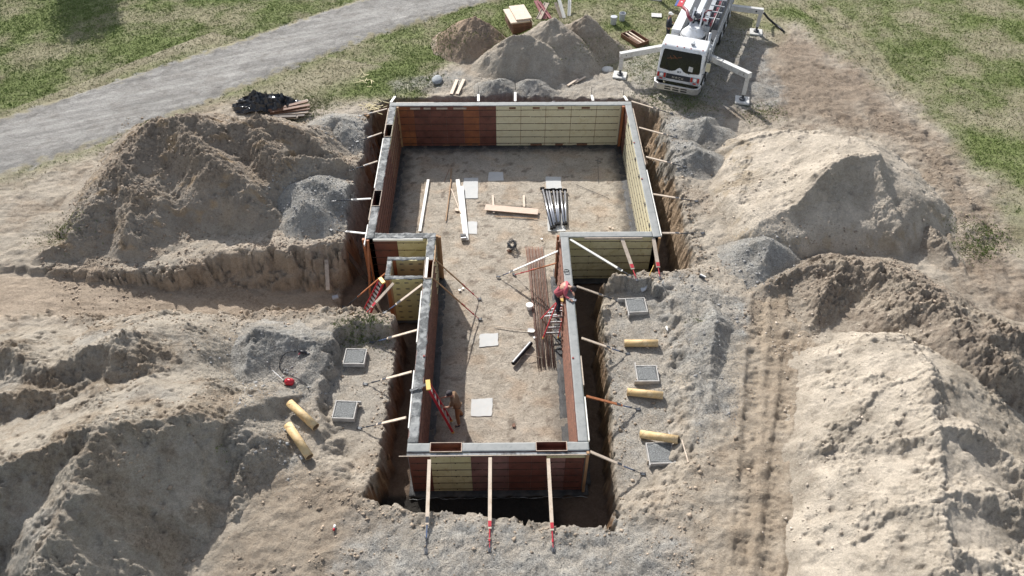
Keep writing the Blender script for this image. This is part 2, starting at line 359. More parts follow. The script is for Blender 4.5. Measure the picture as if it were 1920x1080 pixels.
def base_h(X, Y):
    h = GR+.10*fbm(X*.16, Y*.16, 3)
    n = fbm(X*2.1, Y*2.1, 5, .55); h = h+.035*n
    # churned soil on the right, smoother turf far off
    dirt = dirt_mask(X, Y); far_ = sstep(24, 30, Y)*sstep(9, 12, X); h = h+dirt*far_*(.05*ridged(X*2.2+Y*.8, Y*3.1-X*.9, 4)+.03*ridged(X*6, Y*6, 2)); h = h+dirt*(.11*fbm(X*1.1+9, Y*1.1, 5, .62)+.05*ridged(X*3.5, Y*3.5, 3))
    road = sdist(ROAD, X, Y); h = np.where(road > -.3, h*(1-sstep(-.3, .1, road))+(GR+.05+.012*n)*sstep(-.3, .1, road), h)
    for t in TRK:
        d, v, arc, _, _ = polydist(t, X, Y); w = np.exp(-(d/.25)**8)
        nz = fbm(X*1.3+3, Y*1.3, 4, .6); w = w*(.45+1.1*np.clip(nz+.35, 0, 1)); h = h-w*(.065+.014*np.sin(arc*2*np.pi/.24+d*3+6*nz)+.05*nz)+.045*np.exp(-((d-.38)/.09)**2)*(.5+1.5*nz)
    h = h+.55*np.exp(-(((X+8.2)/2.2)**2+((Y-11.2)/2.0)**2))*.25
    # heaped front edge of the pit and ridge of sand left of the front braces
    return cuts(h, X, Y)
GRASS_POLYS = None
def dirt_mask(X, Y):
    far = sdist(P([(1290, 190), (1420, 80), (1490, 40), (1590, 110), (1730, 205), (1850, 330), (1930, 480), (2140, 640), (2300, 1300), (-500, 1300), (-700, 700), (-200, 420), (0, 340), (250, 262), (400, 200), (560, 195), (720, 180), (740, 150), (900, 100), (1160, 130)], -.6), X, Y)
    return sstep(-1.2, 1.2, far+.9*fbm(X*.35, Y*.35, 4))
def grass_mask(X, Y):
    g = 1-dirt_mask(X, Y)
    road = sdist(ROAD, X, Y); g = g*sstep(-.05, -.5, road+.25*fbm(X, Y, 3))
    n = fbm(X*.28+3, Y*.28, 5, .6)
    # bare strip along the near road side and the wheel tracks running away on the far right
    bare = sstep(2.6, .4, np.abs(road+2.0))*np.where(Y < 44, 1, .4)*(X < 0)*(road < 0)*(Y < 60+X)*np.where((Y+.38*X) < 36.5, 1, .15)
    for t in TRK[2:]:
        d = polydist(t, X, Y)[0]; bare = np.maximum(bare, .8*sstep(1.0, .1, d+.5*n))
    patch = sdist(P([(690, 135), (770, 112), (830, 122), (850, 155), (790, 180), (700, 172)], -.6), X, Y)
    right = sstep(14, 24, X+.35*(Y-36)+3*n)
    den = np.clip(np.where(X < 5, .84, .62)+.75*n, 0, 1)*np.where(X > 11, right, 1)*(1-bare)
    return np.clip(np.maximum(g*den, sstep(-.8, .6, patch+1.2*n)*1.0), 0, 1), n

GRAVEL = [  # outlines in the survey, softness, colour shift (darker grey or paler)
    (P([(690, 1000), (760, 985), (1060, 1000), (1180, 990), (1260, 1030), (1270, 1200), (640, 1200)], -.6), .9, 0),
    (P([(1150, 560), (1250, 560), (1270, 700), (1260, 800), (1200, 900), (1165, 900), (1140, 700)], -1.15), .35, .3),
    (P([(620, 640), (730, 640), (730, 800), (640, 800)], -1.15), .8, .55),
    (P([(1180, 520), (1300, 525), (1395, 560), (1390, 640), (1350, 690), (1370, 760), (1310, 820), (1290, 700), (1290, 600), (1210, 560)], -.6), .5, 0),
    (P([(1160, 100), (1240, 95), (1300, 60), (1430, 50), (1440, 140), (1460, 170), (1450, 205), (1370, 205), (1310, 190), (1240, 185), (1170, 150)], -.6), .6, .1),
    (P([(680, 470), (600, 420), (690, 330), (690, 300), (600, 300), (560, 260), (680, 190)], -.6), .7, .7),
    (P([(730, 155), (860, 135), (880, 150), (840, 170), (740, 172)], -.6), .4, 0),
    (P([(880, 150), (1160, 140), (1230, 180), (1100, 185), (890, 185)], -.6), .7, .5),
    (P([(1250, 215), (1350, 215), (1345, 310), (1290, 325), (1255, 300)], -.6), .5, .1),
    (P([(430, 620), (600, 610), (610, 700), (560, 780), (540, 860), (470, 800), (420, 700)], -.4), .6, .15),
]
C_SAND = np.array([.455, .397, .325]); C_PALE = np.array([.55, .48, .395]); C_TAN = np.array([.40, .325, .25]); C_BROWN = np.array([.23, .165, .12]); C_DARK = np.array([.16, .115, .085])
C_GRAV = np.array([.37, .358, .335]); C_ROAD = np.array([.345, .333, .318]); C_GREEN = np.array([.155, .205, .06]); C_DRY = np.array([.30, .275, .17]); C_WET = np.array([.05, .045, .04]); C_FLOOR = np.array([.50, .44, .365])
def mixc(c, d, w): return c+(d-c)*w[..., None]
def paint_ground(X, Y, H):
    """ground cover as the site shows it: base colours only"""
    n = fbm(X*.5, Y*.5, 5, .6); n2 = fbm(X*1.9+5, Y*1.9, 4, .6)
    c = np.broadcast_to(C_SAND, X.shape+(3,)).copy()
    c = mixc(c, C_TAN, sstep(-.1, .5, n)*.6)
    brown = sstep(-2.5, 1.5, sdist(P([(1300, 200), (1480, 70), (1620, 150), (1800, 330), (1900, 500), (2100, 620), (1900, 620), (1760, 360), (1640, 225), (1450, 225), (1340, 215)], -.6), X, Y)+2*n)
    c = mixc(c, np.array([.315, .25, .19]), brown*.95)
    c = mixc(c, np.array([.36, .28, .20]), sstep(-1, .6, sdist(P([(1400, 560), (1500, 560), (1480, 1100), (1330, 1100), (1390, 800)], -.6), X, Y)+n)*.7)
    c = mixc(c, np.array([.33, .265, .20]), sstep(-1, .6, sdist(P([(500, 900), (690, 930), (760, 980), (680, 1100), (380, 1100)], -.6), X, Y)+n)*.7)
    c = mixc(c, C_PALE*.9, sstep(-.8, .5, sdist(P([(0, 560), (450, 580), (420, 650), (300, 640), (0, 640)], -.6), X, Y)+n)*.8)
    c = mixc(c, C_PALE, sstep(-.3, .3, sdist(P([(400, 425), (470, 415), (560, 425), (650, 420), (655, 455), (600, 470), (460, 480), (395, 485)], -.6), X, Y)+.5*n)*.8)
    c = mixc(c, np.array([.43, .335, .25]), sstep(-.6, .4, sdist(RAMP, X, Y)+.6*n)*.75)
    gv = np.zeros(X.shape)
    for poly, soft, pale in GRAVEL:
        wv = sstep(-soft, soft*.5, sdist(poly, X, Y)+.5*soft*n*2+.2*n2)
        gv = np.maximum(gv, wv*(1-.5*pale)); c = mixc(c, C_GRAV*(1-pale)+C_SAND*pale, wv*(.45+.6*np.clip(n2+.3, 0, 1)))
    g, gn = grass_mask(X, Y); dirtm = dirt_mask(X, Y)
    turf = (1-dirtm); rd = sdist(ROAD, X, Y)
    c = mixc(c, C_DRY, turf*.75*(1-gv)); green = np.clip(g*1.0, 0, 1)*(1-gv*.7)
    c = mixc(c, mixc(np.broadcast_to(C_GREEN, c.shape), C_DRY*.8, sstep(.15, -.45, gn)*.7), green*.85)
    rw = sstep(-.3, .2, rd+.55*n2+.3*n)
    c = mixc(c, C_ROAD*(1+.34*fbm(X*.12+Y*.05, (Y*.92-X*.38)*2.6, 4, .65)+.12*fbm(X*.5, Y*.5, 4))[..., None], rw); gv = np.maximum(gv, rw*.35)
    band = sstep(.8, .15, np.abs(rd-.35))*rw; c = mixc(c, C_ROAD*.66, band*.75*sstep(-.3, .3, n2))
    # pit: soil faces, trench bottom, wet strip at the footings, slab floor
    inb = (X > XL-.05) & (X < XR+.05) & (Y < YB) & (Y > YW) | (X > NL-.05) & (X < NR+.05) & (Y > YF) & (Y < YB)
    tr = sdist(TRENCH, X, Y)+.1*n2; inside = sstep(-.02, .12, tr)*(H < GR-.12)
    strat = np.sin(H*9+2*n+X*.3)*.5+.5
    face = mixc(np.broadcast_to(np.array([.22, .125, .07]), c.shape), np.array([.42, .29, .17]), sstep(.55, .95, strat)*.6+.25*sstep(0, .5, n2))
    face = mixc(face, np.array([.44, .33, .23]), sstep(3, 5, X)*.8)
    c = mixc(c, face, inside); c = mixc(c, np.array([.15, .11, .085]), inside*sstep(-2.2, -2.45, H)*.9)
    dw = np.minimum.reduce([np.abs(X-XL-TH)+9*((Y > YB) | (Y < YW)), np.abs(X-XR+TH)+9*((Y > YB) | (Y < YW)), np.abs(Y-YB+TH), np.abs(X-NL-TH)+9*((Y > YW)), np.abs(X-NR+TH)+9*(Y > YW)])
    fl = mixc(np.broadcast_to(C_FLOOR, c.shape), np.array([.30, .25, .20]), sstep(.2, .55, n2)*.5)
    fl = mixc(fl, np.array([.50, .37, .26]), sstep(-.1, .5, fbm(X*.9+4, Y*1.1, 3))*.5)
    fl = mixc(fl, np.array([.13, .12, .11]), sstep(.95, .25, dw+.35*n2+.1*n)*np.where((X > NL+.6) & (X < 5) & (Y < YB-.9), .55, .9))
    fl = mixc(fl, np.array([.17, .14, .115]), sstep(.42, .5, n2+.12*n)*.5)
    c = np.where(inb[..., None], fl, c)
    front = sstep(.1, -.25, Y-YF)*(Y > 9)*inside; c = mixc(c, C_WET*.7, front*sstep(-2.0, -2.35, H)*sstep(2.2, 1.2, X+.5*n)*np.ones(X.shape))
    gv = gv*(1-inside); gv = np.where(inb, .45, gv)
    cl = np.clip(dirtm*(.35+.9*n)+brown*.5, 0, 1)*(1-gv)*(1-inside)
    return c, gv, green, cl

def sheet(name, xs, ys, hfun, paint, keep=None, minz=None):
    X, Y = np.meshgrid(xs, ys); H = hfun(X, Y); c, gv, gs, cl = paint(X, Y, H); nx, ny = len(xs), len(ys)
    lum = c.mean(-1, keepdims=True); k_ = .08*(1-np.clip(gs, 0, 1))[..., None]; c = (c+(lum-c)*k_)*np.array([1.04, 1.035, 1.01])
    idx = np.arange(nx*ny).reshape(ny, nx)
    q = np.stack([idx[:-1, :-1], idx[:-1, 1:], idx[1:, 1:], idx[1:, :-1]], -1).reshape(-1, 4)
    vv = np.stack([X, Y, H], -1).reshape(-1, 3)
    if keep is not None:
        kf = keep(X, Y, H).ravel(); q = q[kf[q].any(1)]
        used = np.zeros(len(vv), bool); used[q.ravel()] = True; mp = np.cumsum(used)-1; vv = vv[used]; q = mp[q]
    else: used = slice(None)
    me = bpy.data.meshes.new(name); me.vertices.add(len(vv)); me.vertices.foreach_set('co', vv.astype('f').ravel())
    me.loops.add(q.size); me.loops.foreach_set('vertex_index', q.astype('i').ravel())
    me.polygons.add(len(q)); me.polygons.foreach_set('loop_start', np.arange(0, q.size, 4, dtype='i')); me.polygons.foreach_set('loop_total', np.full(len(q), 4, 'i'))
    me.polygons.foreach_set('use_smooth', np.ones(len(q), bool)); me.update(calc_edges=True)
    a = me.color_attributes.new('cover', 'FLOAT_COLOR', 'POINT'); cc = np.ones((X.size, 4), 'f'); cc[:, :3] = np.clip(c, 0, 1).reshape(-1, 3); a.data.foreach_set('color', cc[used].ravel())
    a = me.color_attributes.new('kind', 'FLOAT_COLOR', 'POINT'); cc = np.ones((X.size, 4), 'f'); cc[:, 0] = gv.ravel(); cc[:, 1] = gs.ravel(); cc[:, 2] = cl.ravel(); a.data.foreach_set('color', cc[used].ravel())
    me.materials.append(M['terrain']); o = bpy.data.objects.new(name, me); COL.objects.link(o)
    return o
def grow(start, step, end, g, mx=25):
    out = []; x = start
    while abs(x) < abs(end): x += step; step = math.copysign(min(abs(step)*g, mx), step); out.append(x)
    return out
DX = .065
core = np.arange(-15.5, 16, DX)
xs = np.array(sorted(grow(core[0], -DX, -420, 1.012)) + core.tolist() + grow(core[-1], DX, 420, 1.012))
cy = np.arange(9.0, 30, DX)
ys = np.array(sorted(grow(cy[0], -DX, -60, 1.06)) + cy.tolist() + grow(cy[-1], DX, 600, 1.006))
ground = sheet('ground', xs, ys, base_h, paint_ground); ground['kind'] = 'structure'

# ------------------------------------------------------------------ heaps
# nodes: (photo x, photo y, height) along ridges; slopes towards the camera side, away from it and sideways
HEAPS = [
 dict(n='spoil_heap', lab='large brown spoil heap between the gravel road and the left cut bank', cat='dirt heap', col='lb', rough=.16, foot=-.5,
      r=[[(60, 478, -.25), (130, 440, .25), (200, 335, 1.1), (290, 225, 2.2), (330, 217, 2.4), (410, 240, 2.0), (480, 222, 1.9), (560, 240, 1.3), (620, 290, .45)],
         [(330, 230, 2.2), (400, 300, 1.7), (470, 350, .9), (500, 390, .2)], [(480, 240, 1.8), (520, 300, 1.2), (640, 300, .3)], [(230, 300, 1.5), (250, 360, 1.0), (240, 440, .3)]], s=(.98, .62, .62)),
 dict(n='spoil_heap', lab='huge sand and soil heap filling the near left corner', cat='dirt heap', col='lf', rough=.16, foot=-.6,
      r=[[(-200, 1000, 1.9), (-60, 900, 2.0), (80, 845, 2.4), (180, 800, 2.9), (262, 792, 2.3), (350, 768, 1.8), (425, 782, 1.0), (462, 830, .2)],
         [(180, 805, 2.8), (130, 900, 2.6), (90, 1010, 2.3), (60, 1120, 2.0)], [(-200, 640, .6), (0, 660, .8), (100, 690, 1.0), (170, 650, 1.3), (228, 638, 1.5)],
         [(228, 645, 1.45), (285, 695, .8), (330, 750, .6)], [(0, 740, .9), (100, 740, .9), (170, 720, .7)], [(440, 810, .6), (450, 880, .1), (430, 960, -.2)]], s=(1.02, .55, .60), ls={1: (1.05, .6, .98)}),
 dict(n='spoil_heap', lab='tall pale sand heap with a shaded steep front behind the right gravel pile', cat='dirt heap', col='rb', rough=.09, foot=-.6,
      r=[[(1390, 262, .10), (1470, 248, .7), (1540, 246, 1.15), (1600, 263, 1.6), (1640, 290, 1.9)], [(1640, 292, 1.9), (1590, 300, 2.0), (1545, 330, 1.75), (1500, 370, 1.2), (1430, 425, .3)], [(1640, 292, 1.9), (1660, 340, 1.4), (1685, 420, .4)]], s=(1.15, .55, .46), dirx=.8, faces=[[(1385, 265, .05), (1470, 250, .65), (1600, 266, 1.5), (1625, 292, 1.85), (1590, 305, 1.8), (1500, 370, 1.15), (1425, 425, .2), (1335, 335, -.25)]]),
 dict(n='spoil_heap', lab='low rough heap of pale crumbs right of the tall sand heap', cat='dirt heap', col='pale', rough=.15, foot=-.6,
      r=[[(1700, 360, -.3), (1735, 410, .1), (1770, 450, .0), (1790, 480, -.2)], [(1690, 300, -.3), (1720, 340, -.2)]], s=(.7, .5, .6)),
 dict(n='spoil_heap', lab='dark brown cloddy heap right of the tyre tracks', cat='dirt heap', col='brown', rough=.20, foot=-.6,
      r=[[(1440, 540, -0.26), (1500, 505, 0.06), (1580, 490, 0.42), (1660, 505, 0.69), (1740, 550, 0.96), (1800, 600, 1.19), (1850, 650, 1.14), (1890, 700, 0.87)], [(1580, 500, 0.42), (1540, 560, 0.06), (1520, 600, -0.30)], [(1740, 550, 0.96), (1700, 590, 0.60)], [(1850, 640, 1.14), (1900, 620, 0.69), (1960, 640, 0.33)]], s=(.80, .5, .5)),
 dict(n='spoil_heap', lab='broad pale sand heap filling the near right corner', cat='dirt heap', col='rf', rough=.13, foot=-.6,
      r=[[(1560, 660, .1), (1640, 640, .6), (1710, 660, 1.2), (1745, 690, 1.6), (1765, 740, 1.7), (1750, 800, 1.6)],
         [(1745, 690, 1.5), (1640, 750, .9), (1560, 840, .25)], [(1690, 830, 1.2), (1760, 800, 1.7), (1830, 808, 1.6), (1900, 860, 1.2), (1990, 930, 1.0)], [(1760, 800, 1.6), (1770, 930, 1.6)], [(1740, 940, 1.4), (1800, 920, 1.7), (1860, 930, 1.6), (1930, 980, 1.3)],
         [(1770, 930, 1.6), (1660, 960, 1.0), (1580, 1040, .3)], [(1770, 930, 1.6), (1780, 1140, 1.7)], [(1780, 1045, 1.5), (1850, 1050, 1.8), (1940, 1085, 1.6)]], s=(.95, .6, .66), faces=[[(1515, 665, .0), (1640, 645, .6), (1735, 695, 1.5), (1745, 800, 1.5), (1762, 930, 1.5), (1770, 1140, 1.5), (1500, 1140, -.15), (1505, 850, -.2)]], dirx=.5),
 dict(n='soil_pile', lab='brown conical soil pile nearest the gravel road', cat='dirt pile', col='tanbrown', rough=.085, foot=-.6, r=[[(872, 35, 1.05), (888, 33, 1.15), (908, 44, .95)], [(880, 40, 1.0), (870, 80, .2)]], s=(.80, .74, .72)),
 dict(n='soil_pile', lab='grey brown soil pile in front of its two taller neighbours', cat='dirt pile', col='greybrown', rough=.085, foot=-.6, r=[[(960, 68, 1.1), (985, 62, 1.3), (1010, 75, 1.1)]], s=(.80, .74, .72)),
 dict(n='soil_pile', lab='grey soil pile in the middle with a sharp peak', cat='dirt pile', col='greybrown', rough=.085, foot=-.6, r=[[(1020, 45, 1.3), (1037, 34, 1.6), (1055, 50, 1.3)], [(1037, 34, 1.6), (1080, 110, .2)]], s=(.80, .74, .72)),
 dict(n='soil_pile', lab='grey brown soil pile nearest the white truck outrigger', cat='dirt pile', col='greybrown2', rough=.085, foot=-.6, r=[[(1080, 40, 1.1), (1100, 26, 1.5), (1120, 38, 1.2), (1150, 70, .3)]], s=(.80, .74, .72)),
 dict(n='gravel_pile', lab='low grey gravel pile behind the back wall, left one of the pair', cat='gravel pile', col='gravel', rough=.05, foot=-.6, r=[[(915, 152, 0.06), (932, 147, 0.16), (950, 158, 0.01)]], s=(.55, .5, .5)),
 dict(n='gravel_pile', lab='low grey gravel pile behind the back wall, right one of the pair', cat='gravel pile', col='gravel', rough=.05, foot=-.6, r=[[(990, 148, 0.01), (1005, 146, 0.06), (1012, 155, -0.04)]], s=(.55, .5, .5)),
 dict(n='gravel_pile', lab='grey gravel pile beside the black tarp, at the left trench', cat='gravel pile', col='gravel', rough=.04, foot=-.6, r=[[(622, 222, 0.26), (640, 222, 0.26), (645, 245, 0.16)]], s=(.55, .42, .46)),
 dict(n='gravel_pile', lab='wide flat topped grey gravel pile in front of the left brown heap', cat='gravel pile', col='gravel', rough=.035, foot=-.6, r=[[(548, 345, 0.46), (590, 336, 0.58), (622, 352, 0.46)], [(560, 350, 0.46), (575, 378, 0.41)]], s=(.68, .5, .55)),
 dict(n='gravel_pile', lab='pointed grey gravel pile nearest the truck, right of the trench', cat='gravel pile', col='gravel', rough=.05, foot=-.6, r=[[(1300, 226, 0.16), (1322, 222, 0.36), (1335, 236, 0.11)]], s=(.52, .42, .44)),
 dict(n='gravel_pile', lab='grey gravel pile directly in front of the pointed one by the trench', cat='gravel pile', col='gravel', rough=.05, foot=-.6, r=[[(1295, 270, 0.16), (1310, 280, 0.21), (1300, 290, 0.06)]], s=(.52, .42, .44)),
 dict(n='gravel_pile', lab='round grey gravel pile at the foot of the tall right sand heap', cat='gravel pile', col='gravel', rough=.03, foot=-.6, r=[[(1415, 455, 0.21), (1440, 450, 0.36), (1465, 462, 0.21)], [(1440, 450, 0.36), (1430, 490, 0.06)]], s=(.60, .5, .55)),
 dict(n='gravel_pile', lab='small gravel mound by the right outrigger foot of the truck', cat='gravel pile', col='gravel', rough=.03, foot=-.6, r=[[(1415, 152, -0.19), (1438, 160, -0.14)]], s=(.35, .4, .35)),
 dict(n='gravel_pile', lab='long grey gravel ridge beside the right footing terrace', cat='gravel pile', col='gravel', rough=.06, foot=-.8, r=[[(1320, 560, -.25), (1345, 590, .0), (1335, 640, -.05), (1325, 690, -.3)], [(1330, 715, -.35), (1335, 750, -.3)]], s=(.5, .55, .6)),
 dict(n='gravel_pile', lab='uneven grey gravel mound left of the red jug', cat='gravel pile', col='gravel', rough=.07, foot=-.6, r=[[(440, 650, -.1), (475, 625, .15), (540, 630, .05), (590, 640, -.1)], [(470, 640, .1), (460, 700, -.2)], [(590, 640, -.1), (575, 690, -.25)]], s=(.55, .5, .5)),
 dict(n='gravel_pile', lab='dark grey gravel bank running down beside the two leaning paper tubes', cat='gravel pile', col='gravel', rough=.10, foot=-.6, r=[[(520, 745, -.2), (500, 790, -.05), (505, 850, -.2)]], s=(.55, .5, .6)),
]
def heap_height(hp, X, Y):
    wx = X+.35*fbm(X*.45+7, Y*.45, 3)*(1 if hp['rough'] > .045 else .4); wy = Y+.35*fbm(X*.45, Y*.45+13, 3)*(1 if hp['rough'] > .045 else .4)
    sf, sb, ss = hp['s']; tot = None
    for k, line in enumerate(hp['pts']):
        d, z, arc, dx, dy = polydist(line, wx, wy)
        sf, sb, ss = hp.get('ls', {}).get(k, hp['s'])
        s = ss+(sf-ss)*np.clip(-dy, 0, 1)**1.5+(sb-ss)*np.clip(dy, 0, 1)
        if hp.get('dirx'): s = s+hp['dirx']*np.clip(dx-.2, 0, 1)
        rill = 1+.07*perlin(arc*2.1+k*9, d*.35)+.05*perlin(arc*6+k*5, d*.6)
        h = z-s*d*rill+.06*s*np.minimum(d, .5)
        if tot is None: tot = h; dm = d
        else: dm = np.where(h > tot, d, dm); tot = np.maximum(tot, h)+.06*np.exp(-np.abs(tot-h)*8)
    for fc in hp.get('faces', ()):
        q = np.array([tuple(un(*p)) for p in fc]); co = np.linalg.lstsq(np.c_[q[:, :2], np.ones(len(q))], q[:, 2], rcond=None)[0]
        sd = sdist([tuple(v[:2]) for v in q], wx, wy); h = co[0]*wx+co[1]*wy+co[2]+.10*fbm(X*.55, Y*.55+9, 3)-.55*np.maximum(-sd, 0)**1.15*1.3
        dm = np.where(h > tot, 1.5, dm); tot = np.maximum(tot, h)+.06*np.exp(-np.abs(tot-h)*6)
    e = hp['foot']; up = np.clip((tot-e)*1.2, 0, 1)
    rg = hp['rough']
    crest = np.exp(-(dm/.7)**2); slid = fbm(X*.7+20, Y*.7, 3)
    amp = .36+.85*crest+.9*sstep(.05, .4, slid)+.35*sstep(.9, .2, tot-e)
    dtl = rg*(.9*fbm(X*.8, Y*.8, 3, .5)+amp*(.75*fbm(X*2.4+3, Y*2.4, 5, .68)+.5*ridged(X*4.2, Y*4.2, 3)))
    if rg >= .05:
        cd_, cv = cells(X*3.2, Y*3.2, 2); dtl = dtl-rg*.8*np.exp(-(cd_/.28)**2)*(cv < .10)
        cd_, cv = cells(X*5.5+.3*Y, Y*5.5, 5); dtl = dtl+amp*rg*.9*np.clip(.42-cd_, 0, 1)*(cv > .45)
        cd_, cv = cells(X*9.5, Y*9.5+.3*X, 7); dtl = dtl+amp*rg*.5*np.clip(.42-cd_, 0, 1)*(cv > .4)
    tot = tot+dtl*up
    # feather into the ground
    t_ = tot-e; tot = np.where(t_ > 0, e+t_*t_/(t_+.18)+.17*sstep(.25, 1.0, t_), tot)
    return tot-.03-.05*np.clip(e+.1-tot, 0, 2)
def paint_heap(kind):
    def g_(X, Y, H):
        c, gv, z, cl = f(X, Y, H); n = fbm(X*1.1, Y*1.1+4, 3); w = sstep(.42, .02, H-GR+.5*n)*.75
        return mixc(c, [.40, .345, .28], w*(.5 if kind == 'gravel' else 1)), gv*(1-.5*w), z, cl
    def f(X, Y, H):
        n = fbm(X*.6+3, Y*.6, 5, .6); n2 = fbm(X*2.2, Y*2.2, 4, .6); sh = X.shape+(3,); z = np.zeros(X.shape)
        B = lambda c: np.broadcast_to(np.array(c), sh)
        if kind == 'gravel': c = mixc(B(C_GRAV*1.03), C_GRAV*.80, sstep(0, .4, n)); c = mixc(c, C_SAND, sstep(.1, .5, n2)*.45); return c, z+.9, z, z
        if kind == 'lb':
            c = mixc(B([.37, .32, .265]), [.42, .345, .265], sstep(0, .5, n)); top = sstep(.4, 1.4, H+.6*n); c = mixc(c, [.33, .265, .205], top*.6)
            c = mixc(c, [.44, .31, .18], sstep(.25, .5, fbm(X*.8+11, Y*2, 3))*.6); return c, z+.15, z, np.clip(top+n, 0, 1)
        if kind == 'lf':
            c = mixc(B([.43, .38, .315]), [.37, .305, .235], sstep(-.1, .4, n)); c = mixc(c, C_GRAV*.85, sstep(.15, .5, fbm(X*.35+2, Y*.35+8, 4))*.5); c = mixc(c, [.32, .26, .20], sstep(.2, .5, n2)*.4)
            return c, z+.3, z, np.clip(.4+n*1.5, 0, 1)
        if kind == 'rb': c = mixc(B(C_PALE), C_SAND, sstep(-.2, .4, n)); c = mixc(c, [.42, .33, .22], sstep(.6, .2, np.abs(H+.1))*sstep(.1, .4, n2+n)*.5); return c, z+.05, z, np.clip(n, 0, 1)*.5
        if kind == 'pale': c = mixc(B([.40, .34, .275]), C_TAN*.9, sstep(0, .5, n)); return c, z+.2, z, z+.6
        if kind == 'brown': c = mixc(B([.36, .30, .24]), [.43, .365, .29], sstep(-.1, .4, n)); c = mixc(c, [.26, .205, .16], sstep(0, .5, n2)*.5); return c, z+.1, z, z+.8
        if kind == 'rf': c = mixc(B(C_PALE*1.0), C_SAND*.95, sstep(-.1, .5, n)); c = mixc(c, [.40, .345, .275], sstep(13.5, 16.5, X+n)*.7); return c, z+.05, z, np.clip(n*.8+sstep(13, 16, X), 0, 1)*.7
        if kind == 'tanbrown': c = mixc(B([.37, .275, .20]), [.30, .23, .175], sstep(0, .5, n)); return c, z+.1, z, z+.4
        if kind == 'greybrown': c = mixc(B([.44, .39, .325]), [.40, .34, .275], sstep(0, .5, n)); return c, z+.2, z, z+.2
        c = mixc(B([.41, .355, .29]), [.37, .30, .235], sstep(0, .5, n)); return c, z+.2, z, z+.4
    return g_
HEAPOBJ = []
for hp in HEAPS:
    hp['pts'] = [[tuple(un(x, y, z)) for x, y, z in l] for l in hp['r']]
    hp['pts'] = [[tuple(q) for q in l] if len(l) > 1 else [tuple(l[0]), (l[0][0]+.1, l[0][1], l[0][2])] for l in hp['pts']]
    ap = np.array([q for l in hp['pts'] for q in l]); rad = (ap[:, 2].max()+1.3)/min(hp['s'])+.6
    st = .045
    x0, x1, y0, y1 = ap[:, 0].min()-rad, ap[:, 0].max()+rad, ap[:, 1].min()-rad, ap[:, 1].max()+rad
    x0 = max(x0, -22); x1 = min(x1, 24); y0 = max(y0, 7.5)
    hxs = np.arange(x0, x1, st); hys = np.arange(y0, y1, st)
    fh = lambda X, Y, hp=hp: cuts(heap_height(hp, X, Y), X, Y)
    def kp(X, Y, H):
        return H > base_h(X, Y)+.006
    o = sheet(hp['n'], hxs, hys, fh, paint_heap(hp['col']), keep=kp)
    grp = {'spoil_heap': 'big heaps of dug soil round the pit', 'soil_pile': 'conical soil piles behind the back wall', 'gravel_pile': 'piles of grey gravel round the pit'}[hp['n']]
    tag(o, hp['lab'], hp['cat'], grp); recenter_ok = True
    HEAPOBJ.append((o, hp))
_sx = np.arange(-28, 28, .09); _sy = np.arange(8.0, 52, .09); _SX, _SY = np.meshgrid(_sx, _sy); _SH = base_h(_SX, _SY)
for _, hp in HEAPOBJ:
    ap = np.array([q for l in hp['pts'] for q in l]); rad = (ap[:, 2].max()+1.3)/min(hp['s'])+.6
    i0, i1 = np.searchsorted(_sx, (ap[:, 0].min()-rad, ap[:, 0].max()+rad)); j0, j1 = np.searchsorted(_sy, (ap[:, 1].min()-rad, ap[:, 1].max()+rad)); sl_ = (slice(j0, j1), slice(i0, i1))
    _SH[sl_] = np.maximum(_SH[sl_], cuts(heap_height(hp, _SX[sl_], _SY[sl_]), _SX[sl_], _SY[sl_]))
def surf(x, y):
    """ground or heap height under a point"""
    a = (x+28)/.09; b = (y-8.0)/.09; i = int(min(max(a, 0), len(_sx)-2)); j = int(min(max(b, 0), len(_sy)-2)); u = min(max(a-i, 0), 1); v = min(max(b-j, 0), 1)
    return float((_SH[j, i]*(1-u)+_SH[j, i+1]*u)*(1-v)+(_SH[j+1, i]*(1-u)+_SH[j+1, i+1]*u)*v)
def on(px, py, z0=-.6):
    """point of the terrain seen at photo pixel (px, py)"""
    z = z0
    for _ in range(12):
        p = un(px, py, z); z = .5*z+.5*surf(p.x, p.y)
    p = un(px, py, z); return Vector((p.x, p.y, surf(p.x, p.y)))
# ------------------------------------------------------------------ foundation walls with their forms
def ragged_slab(mb, fr, s0, s1, n0, n1, z, step, amp, edge, seed):
    """thin poured surface: a grid with an uneven top and ragged rim, skirt going down"""
    ns = max(2, int((s1-s0)/step)+1); nn = max(3, int((n1-n0)/step)+1); S_ = np.linspace(s0, s1, ns); N_ = np.linspace(n0, n1, nn)
    A, B = np.meshgrid(S_, N_); e = edge*fbm(A*3+seed, B*0+seed*3, 3)
    B2 = np.where(B <= n0, B+e, np.where(B >= n1, B+edge*fbm(A*3+seed*2+5, B*0+1, 3), B))
    A2 = A.copy()
    Z = z+amp*(fbm(A*2.3+seed, B*2.3, 4, .6))+amp*.5*ridged(A*9+seed, B*9, 2)-amp*.5
    idx = lambda i, j: i*ns+j
    vs = [fr(a, b, c) for a, b, c in zip(A2.ravel(), B2.ravel(), Z.ravel())]; fs = []
    for i in range(nn-1):
        for j in range(ns-1): fs.append((idx(i, j), idx(i, j+1), idx(i+1, j+1), idx(i+1, j)))
    rim = [idx(0, j) for j in range(ns)]+[idx(i, ns-1) for i in range(1, nn)]+[idx(nn-1, j) for j in range(ns-2, -1, -1)]+[idx(i, 0) for i in range(nn-2, 0, -1)]
    n = len(vs); flat = list(zip(A2.ravel(), B2.ravel()))
    for k in rim: vs.append(fr(flat[k][0], flat[k][1], z-max(.06, amp*1.5)))
    for q in range(len(rim)):
        q2 = (q+1) % len(rim); fs.append((rim[q], n+q, n+q2, rim[q2]))
    mb.add(vs, fs)
ROWS = (-.25, -.65, -1.06, -1.46, -1.87, -2.26)
